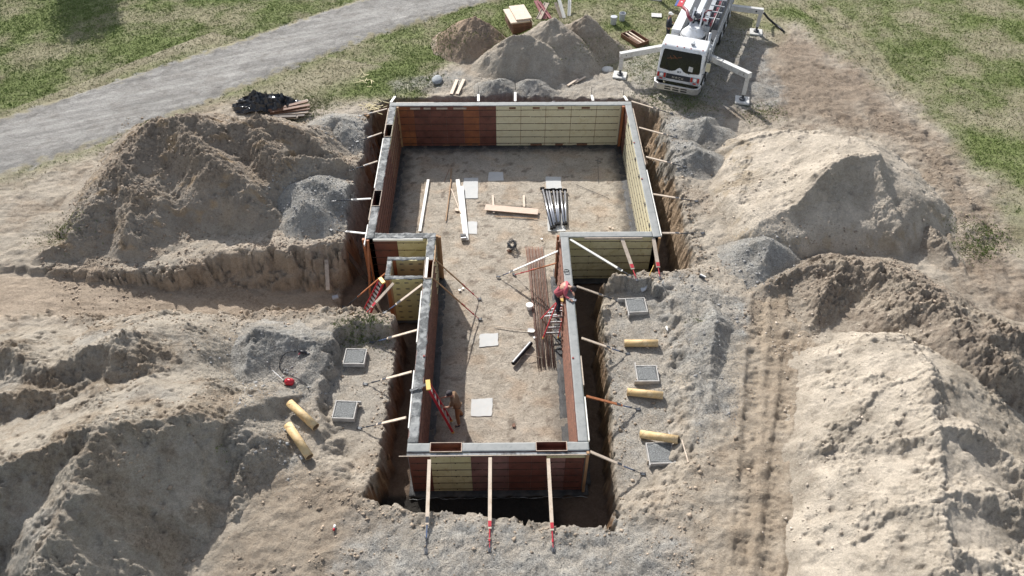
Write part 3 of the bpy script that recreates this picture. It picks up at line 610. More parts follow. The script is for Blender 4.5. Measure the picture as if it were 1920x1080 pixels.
def wall_run(label, p0, d, length, nin, t=TH, bucks=(), inner=(), outer=(), top='smooth_concrete', posts=(), walers=(), smooth=True, foot=(.28, .28), inner_bars='bar', outer_bars='bar', ragged=.012, bars_in=True, bars_out=True, plugs=(), seed=0, footing=True, s_in=(0, 0), s_out=(0, 0)):
    """p0: outer corner; d: unit direction along the outer face; nin: unit direction towards the inner face.
    bucks (s0, s1, depth, material); inner/outer panels (s0, s1, material)"""
    p0 = Vector((*p0, 0)); d = Vector((*d, 0)); nin = Vector((*nin, 0))
    fr = lambda s, n, z: p0+d*s+nin*n+Vector((0, 0, z))
    rot = Matrix((d, nin, Vector((0, 0, 1)))).transposed()
    flip = rot.determinant() < 0
    def box(mb, s0, s1, n0, n1, z0, z1):
        k = len(mb.v); vs = [fr(s, n, z) for z in (z0, z1) for s, n in ((s0, n0), (s1, n0), (s1, n1), (s0, n1))]
        fs = [(3, 2, 1, 0), (4, 5, 6, 7), (0, 1, 5, 4), (1, 2, 6, 5), (2, 3, 7, 6), (3, 0, 4, 7)]
        mb.add(vs, [f[::-1] for f in fs] if flip else fs)
    c = fr(length/2, t/2, -HT)
    w = thing('foundation_wall', label, 'foundation wall', tuple(c), 0, 'poured foundation walls still in their forms')
    pt = .038
    # core, stepping down under the bucks
    mb = MB(); cur = 0
    for s0, s1, dep, _ in sorted(bucks):
        box(mb, cur, s0, pt+.002, t-pt-.002, -HT, -.05); box(mb, s0, s1, pt+.002, t-pt-.002, -HT, -dep-.02); cur = s1
    box(mb, cur, length, pt+.002, t-pt-.002, -HT, -.05)
    build('concrete_core', mb, 'smooth_concrete', w)
    mb = MB(); cur = 0; k = 0
    for s0, s1, _, _ in list(sorted(bucks))+[(length, length, 0, 0)]:
        if s0-cur > .05: ragged_slab(mb, fr, cur, s0, .012, t-.012, 0.0, .05, .008 if smooth else .035, .012 if smooth else .045, seed*7+k+1.3); k += 1
        cur = s1
    build('concrete_top', mb, top, w, smooth=True)
    for s0, s1, dep, mt in bucks:
        mb = MB(); b = .018; z0 = -dep
        box(mb, s0, s0+b, .006, t-.006, z0, .012); box(mb, s1-b, s1, .006, t-.006, z0, .012); box(mb, s0+b, s1-b, .006, .006+b, z0, .012); box(mb, s0+b, s1-b, t-.006-b, t-.006, z0, .012); box(mb, s0+b, s1-b, .006+b, t-.006-b, z0, z0+b)
        bk = build('window_buck', mb, mt, w)
        mb = MB(); box(mb, s0-.012, s1+.012, -.004, .014, .006, .022); box(mb, s0-.012, s1+.012, t-.014, t+.004, .006, .022); box(mb, s0-.016, s0+.004, .016, t-.016, .006, .024); box(mb, s1-.004, s1+.016, .016, t-.016, .006, .024)
        build('buck_rim', mb, 'grey_wood', bk)
    for side, pans in (('in', inner), ('out', outer)):
        n0, n1 = (t-pt, t) if side == 'in' else (0, pt)
        for s0, s1, mt in pans:
            mb = MB(); box(mb, s0+.004, s1-.004, n0, n1, -HT+.005, -.028)
            build('form_panel', mb, mt, w)
        if pans and ((side == 'in' and bars_in) or (side == 'out' and bars_out)):
            a, b_ = pans[0][0]+.06, pans[-1][1]-.06; bm = inner_bars if side == 'in' else outer_bars
            for z in ROWS:
                mb = MB(); th = .014 if bm == 'bar' else .030
                if bm == 'bar':
                    s = a
                    while s < b_-.1:
                        e = min(b_, s+random.uniform(1.6, 3.2)); dz = random.uniform(-.012, .012)
                        n0, n1 = (t+.001, t+th) if side == 'in' else (-th, -.001)
                        box(mb, s, e-.03, n0, n1, z+dz-.011, z+dz+.011)
                        # wedge bolts
                        q = s+.2
                        while q < e-.1:
                            box(mb, q, q+.035, *((t+th, t+th+.02) if side == 'in' else (-th-.02, -th)), z+dz-.016, z+dz+.016); q += .61
                        s = e
                else:
                    n0, n1 = (t+.001, t+.055) if side == 'in' else (-.055, -.001)
                    for zz in (-.05, .05): box(mb, a, b_, n0, n1, z+zz-.019, z+zz+.019)
                build('tie_bar', mb, bm, w)
    for n_, s0, s1, side, mt in walers:
        mb = MB()
        if side == 'out': box(mb, s0, s1, -.042, -.003, -.115, -.012+n_)
        else: box(mb, s0, s1, t+.003, t+.042, -.115, -.012+n_)
        build('waler_board', mb, mt, w)
    for s, n, wd, mt in posts:
        mb = MB(); box(mb, s-wd/2, s+wd/2, n-wd/2, n+wd/2, -HT, -.006); build('corner_post', mb, mt, w)
    if plugs:
        for s, n in plugs:
            mb = MB(); box(mb, s-.035, s+.035, n-.035, n+.035, -.02, .028); build('tie_plug', mb, 'plug', w)
    if footing:
        mb = MB(); ragged_slab(mb, fr, -foot[0]*.6, length+foot[0]*.6, -foot[0], t+foot[1], -HT+.012, .12, .05, .12, seed*3+.7)
        build('footing', mb, 'footing', w, smooth=True)
    return w
W = YW
wb = wall_run('longest wall at the back, half brown and half cream forms facing in', (XL, YB), (1, 0), XR-XL, (0, -1), seed=1,
    inner=[(a-XL, b-XL, m_) for a, b, m_ in [(XL+TH+.03, -4.75, 'rust_form'), (-4.75, -4.43, 'rust_form'), (-4.43, -3.62, 'brown_form'), (-3.62, -2.82, 'brown_form'), (-2.82, -1.94, 'brown_form'), (-1.94, -1.14, 'rust_form'), (-1.14, -.28, 'brown_form'),
        (-.28, .98, 'cream'), (.98, 2.24, 'cream'), (2.24, 3.53, 'cream'), (3.53, 4.81, 'cream'), (4.81, 6.05, 'cream')]],
    outer=[(.02+i*1.2167, .02+(i+1)*1.2167-.0, 'brown_form') for i in range(10)], posts=[(XR-TH-.09-XL, TH+.09, .12, 'orange_wood'), (TH+.07, TH+.08, .10, 'tan_wood')], walers=[(.0, .3, 2.2, 'out', 'grey_wood')])
for x in (.98, 2.24, 3.53, 4.81):
    mb = MB(); mb.box((x, YB-TH-.003, -1.2), (.018, .008, 2.3)); build('seam_strip', mb, 'rust_bar', wb)
# dark blocks wedged between the top of the forms and the concrete, and at their feet
for k, (x, wd) in enumerate([(-4.35, .5), (-3.75, .35), (-3.0, .55), (-2.1, .65), (-.62, .3), (.55, .33), (1.75, .35), (3.0, .33), (4.25, .42)]):
    mb = MB(); mb.box((x, YB-TH-.012, -.135), (wd, .02, .10)); build('filler_block', mb, 'grey_wood' if x < -1 else 'brown_wood', wb)
for k, (x, wd) in enumerate([(-2.9, .35), (-2.0, .4), (-1.4, .3), (1.8, .6), (3.0, .4), (4.2, .55)]):
    mb = MB(); mb.box((x, YB-TH-.03, -2.33), (wd, .04, .09)); build('filler_block', mb, 'brown_wood', wb)
LW = YB-TH-W
wl = wall_run('long left wall of the wide room with two dark slots in its rough top', (XL, W), (0, 1), LW, (1, 0), seed=2, top='wet_concrete', smooth=False,
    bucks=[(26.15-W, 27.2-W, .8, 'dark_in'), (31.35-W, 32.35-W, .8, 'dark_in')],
    inner=[(TH+.05+i*1.215, TH+.05+(i+1)*1.215, 'brown_form' if i < 5 else 'cream_dull') for i in range(8)], inner_bars='rust_bar', outer=[(i*1.2464, (i+1)*1.2464, 'brown_form') for i in range(8)],
    walers=[(.0, -.35, .9, 'out', 'white_wood'), (.0, 1.2, 2.6, 'out', 'grey_wood'), (.0, 3.4, 7.2, 'out', 'white_wood'), (.0, 7.6, 9.8, 'out', 'grey_wood')])
wr = wall_run('long right wall of the wide room with a smooth grey top', (XR, W), (0, 1), LW, (-1, 0), seed=3,
    inner=[(TH+.05+i*1.215, TH+.05+(i+1)*1.215, 'cream' if i < 7 else 'brown_form') for i in range(8)], outer=[(i*1.2464, (i+1)*1.2464, 'cream_dull') for i in range(8)], walers=[(.0, .1, 4.6, 'out', 'white_wood'), (.0, 5.0, 9.7, 'out', 'grey_wood')],
    plugs=[(3.9, TH-.05), (6.7, TH-.05)])
for y in (24.9, 26.3, 28.3, 29.6, 31.0, 32.4):
    mb = MB(); mb.box((XR-TH-.012, y, -.12), (.02, .16, .16)); build('filler_block', mb, 'dark_steel', wr)
LL = NL+TH-XL-TH
wlr = wall_run('short left return wall with dark red and cream forms, rough top', (XL+TH, W), (1, 0), LL, (0, 1), seed=4, top='wet_concrete', smooth=False,
    inner=[(0.05, LL/2, 'brown_form'), (LL/2, LL-.05, 'cream_dull')], outer=[(-TH+.03, .92, 'brown_form'), (.92, LL-TH-.03, 'cream_dull')],
    posts=[(LL+.05, .16, .10, 'tan_wood'), (LL+.16, .10, .10, 'tan_wood'), (-TH-.09, -.02, .12, 'orange_wood'), (-TH+.08, -.10, .08, 'orange_wood')], walers=[(.0, -.05, 2.0, 'out', 'white_wood')])
mb = MB(); mb.bar((NL+.16, W-.16, .0), (NL+.18, W-.14, -HT), .09, .09); 
RL = XR-TH-(NR-TH)
wrr = wall_run('short right return wall with cream forms behind two leaning planks', (NR-TH, W), (1, 0), RL, (0, 1), seed=5,
    inner=[(.05, RL/3, 'cream'), (RL/3, 2*RL/3, 'cream'), (2*RL/3, RL-.05, 'cream')], outer=[(TH+.03, 1.25, 'cream_dull'), (1.25, 2.5, 'cream_dull'), (2.5, RL+TH-.02, 'cream_dull')],
    posts=[(-.09, .10, .10, 'orange_wood'), (-.08, -.22, .08, 'brown_wood'), (RL+TH-.08, -.06, .09, 'tan_wood')], walers=[(.0, 1.0, 3.4, 'out', 'grey_wood')])
SL = W-YC1+.2
ws = wall_run('stub of wall between the left return and the small box room', (NL, YC1-.2), (0, 1), SL, (1, 0), seed=6, top='wet_concrete', smooth=False,
    inner=[(.02, SL-.05, 'cream_dull')], outer=[(.23, SL-.03, 'cream_dull')], walers=[(.0, -.1, .9, 'in', 'tan_wood')], foot=(.1, .28))
NLL = YC1-.2-YF-TH
wn = wall_run('left wall of the narrow room with a plank across its grey top', (NL, YF+TH), (0, 1), NLL, (1, 0), seed=7, top='wet_concrete', smooth=False,
    bucks=[(YC2+.02-YF-TH, NLL-.02, .55, 'rust_form')], inner=[(.05+i*1.0, .05+(i+1)*1.0, 'brown_form') for i in range(6)]+[(6.05, 7.3, 'cream_dull'), (7.3, NLL-.1, 'cream_dull')], inner_bars='rust_bar',
    outer=[(i*1.237, (i+1)*1.237, 'brown_form') for i in range(6)], walers=[(.0, .6, 3.0, 'out', 'white_wood'), (.0, 4.3, 6.9, 'out', 'white_wood')], plugs=[(17.75-YF-TH, TH-.06)], foot=(.12, .3))
mb = MB(); mb.box((NL+.09, (YC2+YC1)/2, .0), (.10, 1.15, .03)); build('waler_board', mb, 'white_wood', wn)
NRL = W-YF-TH
wnr = wall_run('right wall of the narrow room where the man in red works', (NR, YF+TH), (0, 1), NRL, (-1, 0), seed=8,
    inner=[(.05+i*1.23, .05+(i+1)*1.23, 'brown_form') for i in range(8)], inner_bars='rust_bar', outer=[(i*1.24, (i+1)*1.24, 'cream_dull') for i in range(8)], plugs=[(17.6-YF-TH, TH-.08)], foot=(.25, .3),
    walers=[(.0, .05, 1.8, 'out', 'white_wood'), (.0, 2.3, 3.6, 'out', 'grey_wood')], outer_bars='bar')
FL_ = NR-NL
wf = wall_run('front wall with two brown window boxes in its top, nearest the camera', (NL, YF), (1, 0), FL_, (0, 1), seed=9, bucks=[(-2.36-NL, -1.36-NL, .30, 'buck_in'), (1.04-NL, 2.02-NL, .30, 'buck_in')],
    inner=[(TH+.05+i*1.28, TH+.05+(i+1)*1.28, 'brown_form') for i in range(4)],
    outer=[(.02, .72, 'brown_form'), (.72, 1.37, 'cream_dull'), (1.37, 2.03, 'cream_dull'), (2.03, 2.66, 'faded_form'), (2.66, 3.25, 'faded_form'), (3.25, 4.0, 'brown_form'), (4.0, 4.5, 'brown_form'), (4.5, 5.1, 'faded_form'), (5.1, FL_-.12, 'brown_form')],
    posts=[(FL_-.05, -.055, .09, 'tan_wood')], foot=(.22, .3))
mb = MB(); mb.box(((NL+NR)/2-.05, YF-.055, -.075), (FL_-.1, .09, .075)); build('waler_board', mb, 'splash', wf)
mb = MB(); mb.box(((NL+NR)/2-.12, YF-.115, -.045), (FL_+.25, .022, .022)); build('waler_board', mb, 'grey_wood', wf)
mb = MB(); mb.box((2.0, YF-.02, -.25), (1.25, .05, .18)); build('filler_block', mb, 'cream_dull', wf)
_k = np.arange(int((FL_+.3)/.06)); _w = fbm(_k*.11+3, _k*0.0, 4)
mb = MB(); mb.tube([(NL-.12+k*.06, YF-.30-.10*float(_w[k]), -2.372) for k in _k], [.005+.010*abs(math.sin(k*.37)*math.sin(k*.11)) for k in _k], 6)
build('cement_line', mb, 'wet_concrete', wf)
def box_wall(label, p0, d, length, nin, seed, **kw):
    return wall_run(label, p0, d, length, nin, t=.2, seed=seed, top='wet_concrete', smooth=False, foot=(.12, .06), bars_in=False, bars_out=False, **kw)
CL = NL-XC
bw1 = box_wall('back wall of the small box room, cream form with dark stamps', (XC, YC1), (1, 0), CL-.002, (0, -1), 11, inner=[(.2, .34, 'orange_wood'), (.34, CL-.02, 'stamp_cream')], outer=[(.02, CL-.05, 'cream_dull')])
bw2 = box_wall('left side wall of the small box room', (XC, YC2+.2), (0, 1), YC1-YC2-.4, (1, 0), 12, inner=[(.02, .85, 'cream_dull')], outer=[(.02, .85, 'brown_form')])
bw3 = box_wall('front wall of the small box room, tall cream form with dark stamps', (XC, YC2), (1, 0), CL-.002, (0, 1), 13, outer=[(.02, .18, 'orange_wood'), (.18, .26, 'tan_wood'), (.26, CL-.02, 'stamp_cream')], inner=[(.2, CL-.02, 'brown_form')])
def stamps(wall, y, xs_, zs_, ny):
    mb = MB()
    for i, z in enumerate(zs_):
        for x in xs_:
            a = random.uniform(-.05, .05); x += random.uniform(-.02, .02)
            rot = Matrix.Rotation(a, 3, 'Y')
            for dx, dz, w_, h_ in ((0, .028, .15, .012), (0, -.028, .15, .012), (-.075, 0, .012, .05), (.075, 0, .012, .05), (-.03, 0, .03, .03), (.02, .002, .04, .022)):
                mb.box(Vector((x, y+ny*.003, z))+rot@Vector((dx, 0, dz)), (w_, .004, h_), mat=rot)
    build('stamp', mb, 'dark_steel', wall)
stamps(bw3, YC2, (-4.15, -3.77, -3.36), [-.22-.33*k for k in range(7)], -1)
stamps(bw1, YC1-.2, (-4.05, -3.67, -3.3), [-.22-.33*k for k in range(7)], -1)
# ------------------------------------------------------------------ braces
def proj(p):
    q = np.array(p)-np.array([0, 0, CH]); d = q@_f; return 960+F*(q@_r)/d, 540-F*(q@_u)/d
def brace(label, top, mid, foot, colour, wood='pale_wood', zt=-.07, zf=None, w=.09, t=.04, plate=True, group='wooden braces propping the walls', floor=False):
    a = un(*top, zt)
    b = un(*foot, FLOOR+.03) if floor else (on(*foot) if zf is None else un(*foot, zf)); b = b+Vector((0, 0, .03))
    best = min((k/60 for k in range(5, 61)), key=lambda k: (proj(a.lerp(b, k))[0]-mid[0])**2+(proj(a.lerp(b, k))[1]-mid[1])**2)
    best = min(best, .93); c = a.lerp(b, best); d = (b-a).normalized()
    r = thing('wall_brace', label, 'brace', tuple(b), 0, group)
    build('board', MB().bar(a, c, w, t), wood, r)
    e = c.lerp(b, .55)
    tb = MB().tube([c-d*.22+Vector((0, 0, -.02)), e], .022, 8); build('turnbuckle', tb, colour, r)
    mb = MB().tube([e, b], .013, 6); mb.bar(c-d*.24, c-d*.06, w*.9, .055); mb.tube([e-d*.02, e+d*.06], .032, 8)
    build('screw_rod', mb, 'dark_steel' if colour != 'red' else 'red', r)
    if plate:
        h = Vector((d.x, d.y, 0)).normalized(); mb = MB().bar(b-h*.05, b+h*.13, .1, .02); mb.tube([b+h*.1+Vector((0, 0, .13)), b+h*.12+Vector((0, 0, -.12))], .010, 6); build('foot_plate', mb, 'dark_steel', r)
    return r
BR = [
 ('white front brace ending in a blue screw, leftmost of the front three', (805, 862), (803, 985), (799, 1032), 'blue', 'pale_wood', .11),
 ('white front brace with a red screw, middle of the front three', (919, 858), (917, 992), (918, 1028), 'red', 'pale_wood', .11),
 ('white front brace with a red screw, rightmost of the front three', (1028, 860), (1033, 995), (1037, 1028), 'red', 'pale_wood', .11),
 ('grey brace reaching right from beside the man in red to the tray footing', (1082, 537), (1130, 555), (1156, 564), 'dark_steel', 'grey_wood', .09),
 ('pale brace over the right trench ending below the first paper tube', (1091, 634), (1146, 653), (1175, 664), 'blue', 'pale_wood', .09),
 ('brown brace over the right trench ending below the middle paper tube', (1100, 743), (1167, 759), (1194, 768), 'blue', 'orange_wood', .09),
 ('pale brace from the front right corner of the walls', (1107, 847), (1167, 875), (1203, 889), 'blue', 'pale_wood', .09),
 ('brace at the back right corner, nearest the truck', (1184, 190), (1233, 204), (1257, 213), 'dark_steel', 'pale_wood', .09),
 ('second brace from the back on the right side of the wide room', (1198, 239), (1252, 254), (1264, 258), 'dark_steel', 'pale_wood', .09),
 ('middle brace on the right side of the wide room', (1211, 294), (1260, 306), (1282, 313), 'dark_steel', 'pale_wood', .09),
 ('fourth brace from the back on the right side of the wide room', (1225, 364), (1275, 372.5), (1304, 378), 'dark_steel', 'pale_wood', .09),
 ('level grey brace at the front right corner of the wide room', (1242, 437), (1274, 438), (1316, 438), 'dark_steel', 'grey_wood', .09),
 ('long diagonal pale brace in front of the right return wall', (1069, 449), (1167, 507.5), (1180, 517), 'dark_steel', 'white_wood', .10),
 ('white plank brace with red screw leaning left on the right return wall', (1166, 447), (1190, 503), (1193, 524), 'red', 'grey_wood', .15),
 ('white plank brace with red screw leaning right on the right return wall', (1225, 446), (1235, 501), (1237, 520), 'red', 'grey_wood', .15),
 ('brace left of the narrow room ending above the upper left tray footing', (782, 619), (725.6, 635), (699, 643), 'blue', 'pale_wood', .09),
 ('middle brace left of the narrow room, between the two left tray footings', (772, 697), (715, 713), (687, 721), 'dark_steel', 'pale_wood', .09),
 ('lowest brace left of the narrow room, beside the lower left tray footing', (761, 783), (706.7, 798), (676, 804), 'dark_steel', 'pale_wood', .09),
 ('grey brace at the back left corner of the wide room', (726, 204), (690, 215), (677, 218), 'dark_steel', 'grey_wood', .08),
 ('brace over the left trench beside the tarp gravel pile', (716, 249), (688.6, 258.6), (671, 266), 'dark_steel', 'grey_wood', .08),
 ('brace over the left trench between the two gravel piles', (708, 302), (681.7, 313), (661, 319), 'dark_steel', 'grey_wood', .08),
 ('white brace resting on the wide flat topped gravel pile', (695.6, 372.5), (659, 375), (628, 377), 'dark_steel', 'white_wood', .08),
 ('white brace at the front left corner of the wide room', (686, 438), (648, 435), (622, 432), 'dark_steel', 'white_wood', .08),
]
for lab, a, b_, c, colr, wd, w_ in BR: brace(lab, a, b_, c, colr, wd, w=w_)
brace('dark footed brace inside the narrow room reaching left over the steel bars', (1046, 471), (955.6, 512), (936, 520), 'blue', 'white_wood', zt=-.15, floor=True, w=.1)
brace('brown brace with a red screw inside the narrow room over the steel bars', (1043, 493.6), (994, 506), (965, 516), 'red', 'orange_wood', zt=-.35, floor=True, w=.07)
brace('thin brown brace inside with red screw, upper of the two from the box room', (815, 486), (873.8, 539), (897, 561), 'red', 'tan_wood', zt=-.1, floor=True, w=.05)
brace('thin brown brace inside with red screw, lower of the two from the box room', (811, 521), (872.6, 577), (898, 599), 'red', 'tan_wood', zt=-.1, floor=True, w=.05)
brace('pale brace with blue screw crossing the front of the small box room', (792, 533), (742, 571.6), (724, 586), 'blue', 'pale_wood', zt=-.03, zf=-.72, w=.09)
brace('orange timber brace reaching left from the small box room', (722, 513), (672, 557), (647, 576), 'dark_steel', 'orange_wood', zt=-.15, w=.09)
brace('white plank with red screw end leaning beside the red stepladder', (738, 531), (697, 576), (683, 592), 'red', 'grey_wood', zt=-.05, zf=-.95, w=.12)
for lab, (x0, y0), (x1, y1) in [('brace stub behind the back left corner', (733, 192), (742, 175)), ('short white brace stub behind the back wall, left of the gravel pair', (897, 190), (897, 176)), ('short white brace stub behind the back wall between the gravel pair', (966, 190), (966, 174)),
    ('tiny brace stub behind the middle of the back wall', (1038, 190), (1034, 181)), ('white brace stub behind the back wall below the two planks', (1112, 189), (1109, 173)), ('white brace stub behind the back right corner', (1176, 189), (1169, 176))]:
    a = un(x0, y0, -.05); b = un(x1, y1, -.42); b.z = surf(b.x, b.y)+.06; r = thing('wall_brace', lab, 'brace', tuple(b), 0, 'short braces behind the back wall')
    build('board', MB().bar(a, a.lerp(b, .8), .12, .045), 'white_wood', r); build('foot_stake', MB().tube([b+Vector((0, 0, .45)), b+Vector((0, 0, -.1))], .013, 6).tube([a.lerp(b, .75), b], .016, 6), 'dark_steel', r)
# stakes
def stick(name, lab, cat, a, b, r, mat, group=None, n=6): return single(name, MB().tube([a, b], r, n), mat, lab, cat, group)
def plank(name, lab, cat, a, b, w, t, mat, group=None, up=(0, 0, 1)): return single(name, MB().bar(a, b, w, t, up), mat, lab, cat, group, bevel=.004)
for (x, y), lab in [((798, 1034), 'thin steel stake slanting below the blue screw of the front brace'), ((918, 1030), 'thin steel stake below the middle front brace'), ((1037, 1030), 'thin steel stake below the rightmost front brace')]:
    p = on(x, y); q = p+Vector((.06, -.06, .38)); stick('steel_stake', lab, 'stake', p+Vector((0, 0, -.1)), q, .008, 'dark_steel', 'steel stakes at the front braces')
fl = lambda x, y, dz=.0: un(x, y, FLOOR+.03+dz)
# ------------------------------------------------------------------ things on the floor inside
def flush_pad(quad, lab):
    z = FLOOR+.035; pts = [un(x, y, z) for x, y in quad]; out = []
    for i in range(len(pts)):
        a, b = pts[i], pts[(i+1) % len(pts)]
        for k in range(5): q = a.lerp(b, k/5); out.append((q.x+random.uniform(-.018, .018), q.y+random.uniform(-.018, .018)))
    return single('floor_pad', MB().prism(out[::-1] if sum((out[i][0]*out[(i+1) % len(out)][1]-out[(i+1) % len(out)][0]*out[i][1]) for i in range(len(out))) < 0 else out, z-.07, z-.012), 'pad_flush', lab, 'concrete pad', 'pale concrete pads set in the dirt floor')
for quad, lab in [(((869, 333), (897, 333), (896, 371), (867, 371)), 'tall pale concrete pad beside the long white boards'), (((917, 322), (943, 322), (944, 338), (915, 339)), 'small pale concrete pad in the shade of the back wall'),
    (((1023, 331), (1052, 331), (1053, 356), (1024, 356)), 'pale pad at the far end of the black pipes'), (((1026, 400), (1061, 400), (1060, 433), (1027, 433)), 'pale pad at the near end of the black pipes'),
    (((876, 415), (895, 415), (894, 438), (874, 437)), 'pale pad at the near end of the white boards'), (((899, 626), (933, 624), (934, 647), (899, 650)), 'rough pale pad in the middle of the narrow room'), (((884, 748), (924, 746), (922, 780), (883, 780)), 'square pale pad right of the man on the floor')]:
    flush_pad(quad, lab)
plank('board', 'single long white board nearest the left wall', 'board', fl(803, 337, .06), fl(787, 434, .06), .13, .045, 'white_wood')
plank('board', 'long white board of the crossed pair, left one', 'board', fl(858, 337, .06), fl(873, 447, .10), .19, .05, 'white_wood')
plank('board', 'long white board of the crossed pair, right one with the higher end', 'board', fl(866, 349, .12), fl(876, 450, .05), .14, .045, 'white_wood')
plank('batten', 'thin pale batten resting against the crossed white boards', 'board', fl(846, 354, .05), fl(864, 400, .12), .05, .03, 'pale_wood')
plank('batten', 'long brown stick lying between the white boards', 'board', fl(846, 337, .04), fl(836, 414, .04), .045, .03, 'tan_wood')
plank('batten', 'brown stick in the shade at the back of the floor', 'board', fl(846, 316, .05), fl(845, 338, .04), .04, .03, 'tan_wood')
stick('steel_rod', 'short rusty rod in the shade near the brown sticks', 'rod', fl(842, 318, .15), fl(833, 341, .02), .012, 'rust_bar')
t = thing('metal_block', 'small bright metal box at the near end of the white boards', 'metal box', tuple(fl(869, 448)), R(8))
build('body', MB().box((0, 0, .09), (.24, .26, .18)), 'steel', t, local=True, bevel=.01); build('lid', MB().box((0, .05, .20), (.26, .16, .04)), 'black', t, local=True, bevel=.008)
plank('plywood_board', 'wide pink plywood board resting on battens on the floor', 'board', fl(909.5, 388.5, .10), fl(1009, 397, .10), .42, .022, 'plywood')
for (a, b), lab in [(((924, 366), (926, 399)), 'pale batten under the left end of the plywood board'), (((982, 366), (983, 388)), 'pale batten under the right end of the plywood board')]:
    plank('batten', lab, 'board', fl(*a, .04), fl(*b, .04), .10, .04, 'pale_wood')
plank('batten', 'thin wavering batten behind the plywood board', 'board', fl(898, 383, .03), fl(996, 384, .03), .04, .02, 'grey_wood')
plank('batten', 'thin strip in front of the plywood board', 'board', fl(928, 405, .02), fl(1008, 410, .02), .04, .02, 'tan_wood')
plank('batten', 'faint strip of wood left of the plywood board, behind it', 'board', fl(893, 377, .02), fl(900, 376, .02), .05, .02, 'grey_wood')
# steel posts with plates
ends = [((1017, 354), (1034, 428)), ((1024, 357), (1039, 426)), ((1029, 357), (1041, 421)), ((1037, 356), (1047, 420)), ((1044, 357), (1048, 419)), ((1050, 356), (1057, 420)), ((1059, 357), (1061, 419))]
for k, (a, b) in enumerate(ends):
    lab = ['black and silver steel post, leftmost in the bundle on the pads', 'second steel post from the left in the bundle on the pads', 'third steel post from the left in the bundle on the pads', 'middle steel post in the bundle on the pads', 'third steel post from the right in the bundle on the pads', 'second steel post from the right in the bundle on the pads', 'rightmost steel post in the bundle on the pads'][k]
    A, B = fl(*a, .10), fl(*b, .10); d = (B-A).normalized(); t = thing('steel_post', lab, 'steel post', tuple((A+B)/2), 0, 'steel posts bundled on the floor')
    side = d.cross(Vector((0, 0, 1)))
    build('shaft', MB().tube([A, B], .055, 14), 'black', t, smooth=True)
    build('wrap_strip', MB().tube([A+d*.1+Vector((0, 0, .012))+side*-.010, B-d*.1+Vector((0, 0, .012))+side*-.010], .053, 12), 'chrome', t, smooth=True)
    build('end_plate', MB().box(A-d*.02, (.22, .025, .18), mat=Matrix((side, d, side.cross(d))).transposed()), 'black', t, bevel=.005)
    build('end_plate', MB().box(B+d*.02, (.15, .025, .15), mat=Matrix((side, d, side.cross(d))).transposed()), 'black', t, bevel=.005)
stick('steel_rod', 'long dark rod lying slantwise right of the steel posts', 'rod', fl(1080, 346, .02), fl(1142, 372, .02), .012, 'dark_steel')
t = thing('grade_stake', 'thin dark stake standing in the shade right of the steel posts', 'stake', tuple(fl(1121, 312)))
p = fl(1122, 343); build('rod', MB().tube([p, fl(1121, 302, .2)], .012, 6), 'dark_steel', t); build('cross_arm', MB().tube([fl(1116, 300, .2), fl(1126, 303, .2)], .014, 6), 'dark_steel', t)
# rebar bundle
k = 0; RB0 = []
for i in range(17):
    u_ = i/16; a = fl(986+31*u_+random.uniform(-.4, .4), 463+random.uniform(-1, 1), .03+random.uniform(0, .02)); b = fl(1007+33*u_+random.uniform(-1.5, 1.5), 688+random.uniform(-3, 4), .03+random.uniform(0, .02))
    mid = a.lerp(b, .5)+Vector((random.uniform(-.03, .03), 0, 0))
    single('steel_bar', MB().tube([a, a.lerp(mid, .5)+Vector((random.uniform(-.01, .01), 0, 0)), mid, b], .014, 6), 'rebar' if i % 3 else 'rust_bar', 'one of the many rusty steel bars laid side by side along the narrow room floor', 'steel bar', 'rusty steel bars laid side by side', smooth=True)
# wire tangle
mb = MB(); c = fl(960, 463, .05)
for q in range(9):
    pts = []; ph = random.uniform(0, 6.28)
    for j in range(14): pts.append(c+Vector((math.cos(ph+j*.62)*random.uniform(.08, .26), math.sin(ph+j*.62)*random.uniform(.1, .36), .05+random.uniform(0, .22))))
    mb.tube(pts, .012, 5)
single('wire_tangle', mb, 'dark_steel', 'tangle of dark wire and straps on the floor', 'wire')
mb = MB().ball(fl(955, 470, .06), .10, 8, (1.2, .9, .5), .2); single('cloth_rag', mb, 'brown_wood', 'crumpled brown rag beside the wire tangle', 'rag', smooth=True)
# white buckets, shovel
def bucket(x, y, lab, z=None, mat='white_plastic', lid=True, r=.15, h=.36, floor=True):
    p = fl(x, y) if floor else on(x, y)
    t = thing('bucket', lab, 'bucket', tuple(p))
    build('pail', MB().lathe([(r*.86, 0), (r, h), (r+.008, h), (r+.008, h-.03), (r-.012, h-.03), (r*.86-.015, .02)] if lid else [(r*.86, 0), (r, h-.05), (r+.01, h-.05), (r+.01, h), (r-.012, h), (r*.86-.015, .02)], n=20), mat, t, local=True, smooth=False)
    if lid: build('lid', MB().lathe([(r+.012, h-.02), (r+.012, h+.012), (r*.9, h+.02)], n=20), mat, t, local=True)
    a = [(math.cos(q)*(r+.01), math.sin(q)*.06-.1*math.sin(q), h-.05-.12*math.sin(q)) for q in np.linspace(0, math.pi, 9)]
    build('handle', MB().tube([(x_, -.16*math.sin(q)-.02, h-.06-.1*math.sin(q)) for q, (x_, _, _) in zip(np.linspace(0, math.pi, 9), a)], .005, 5), 'steel', t, local=True)
    return t
bucket(993, 578, 'white lidded bucket among the rusty steel bars', r=.14, h=.20)
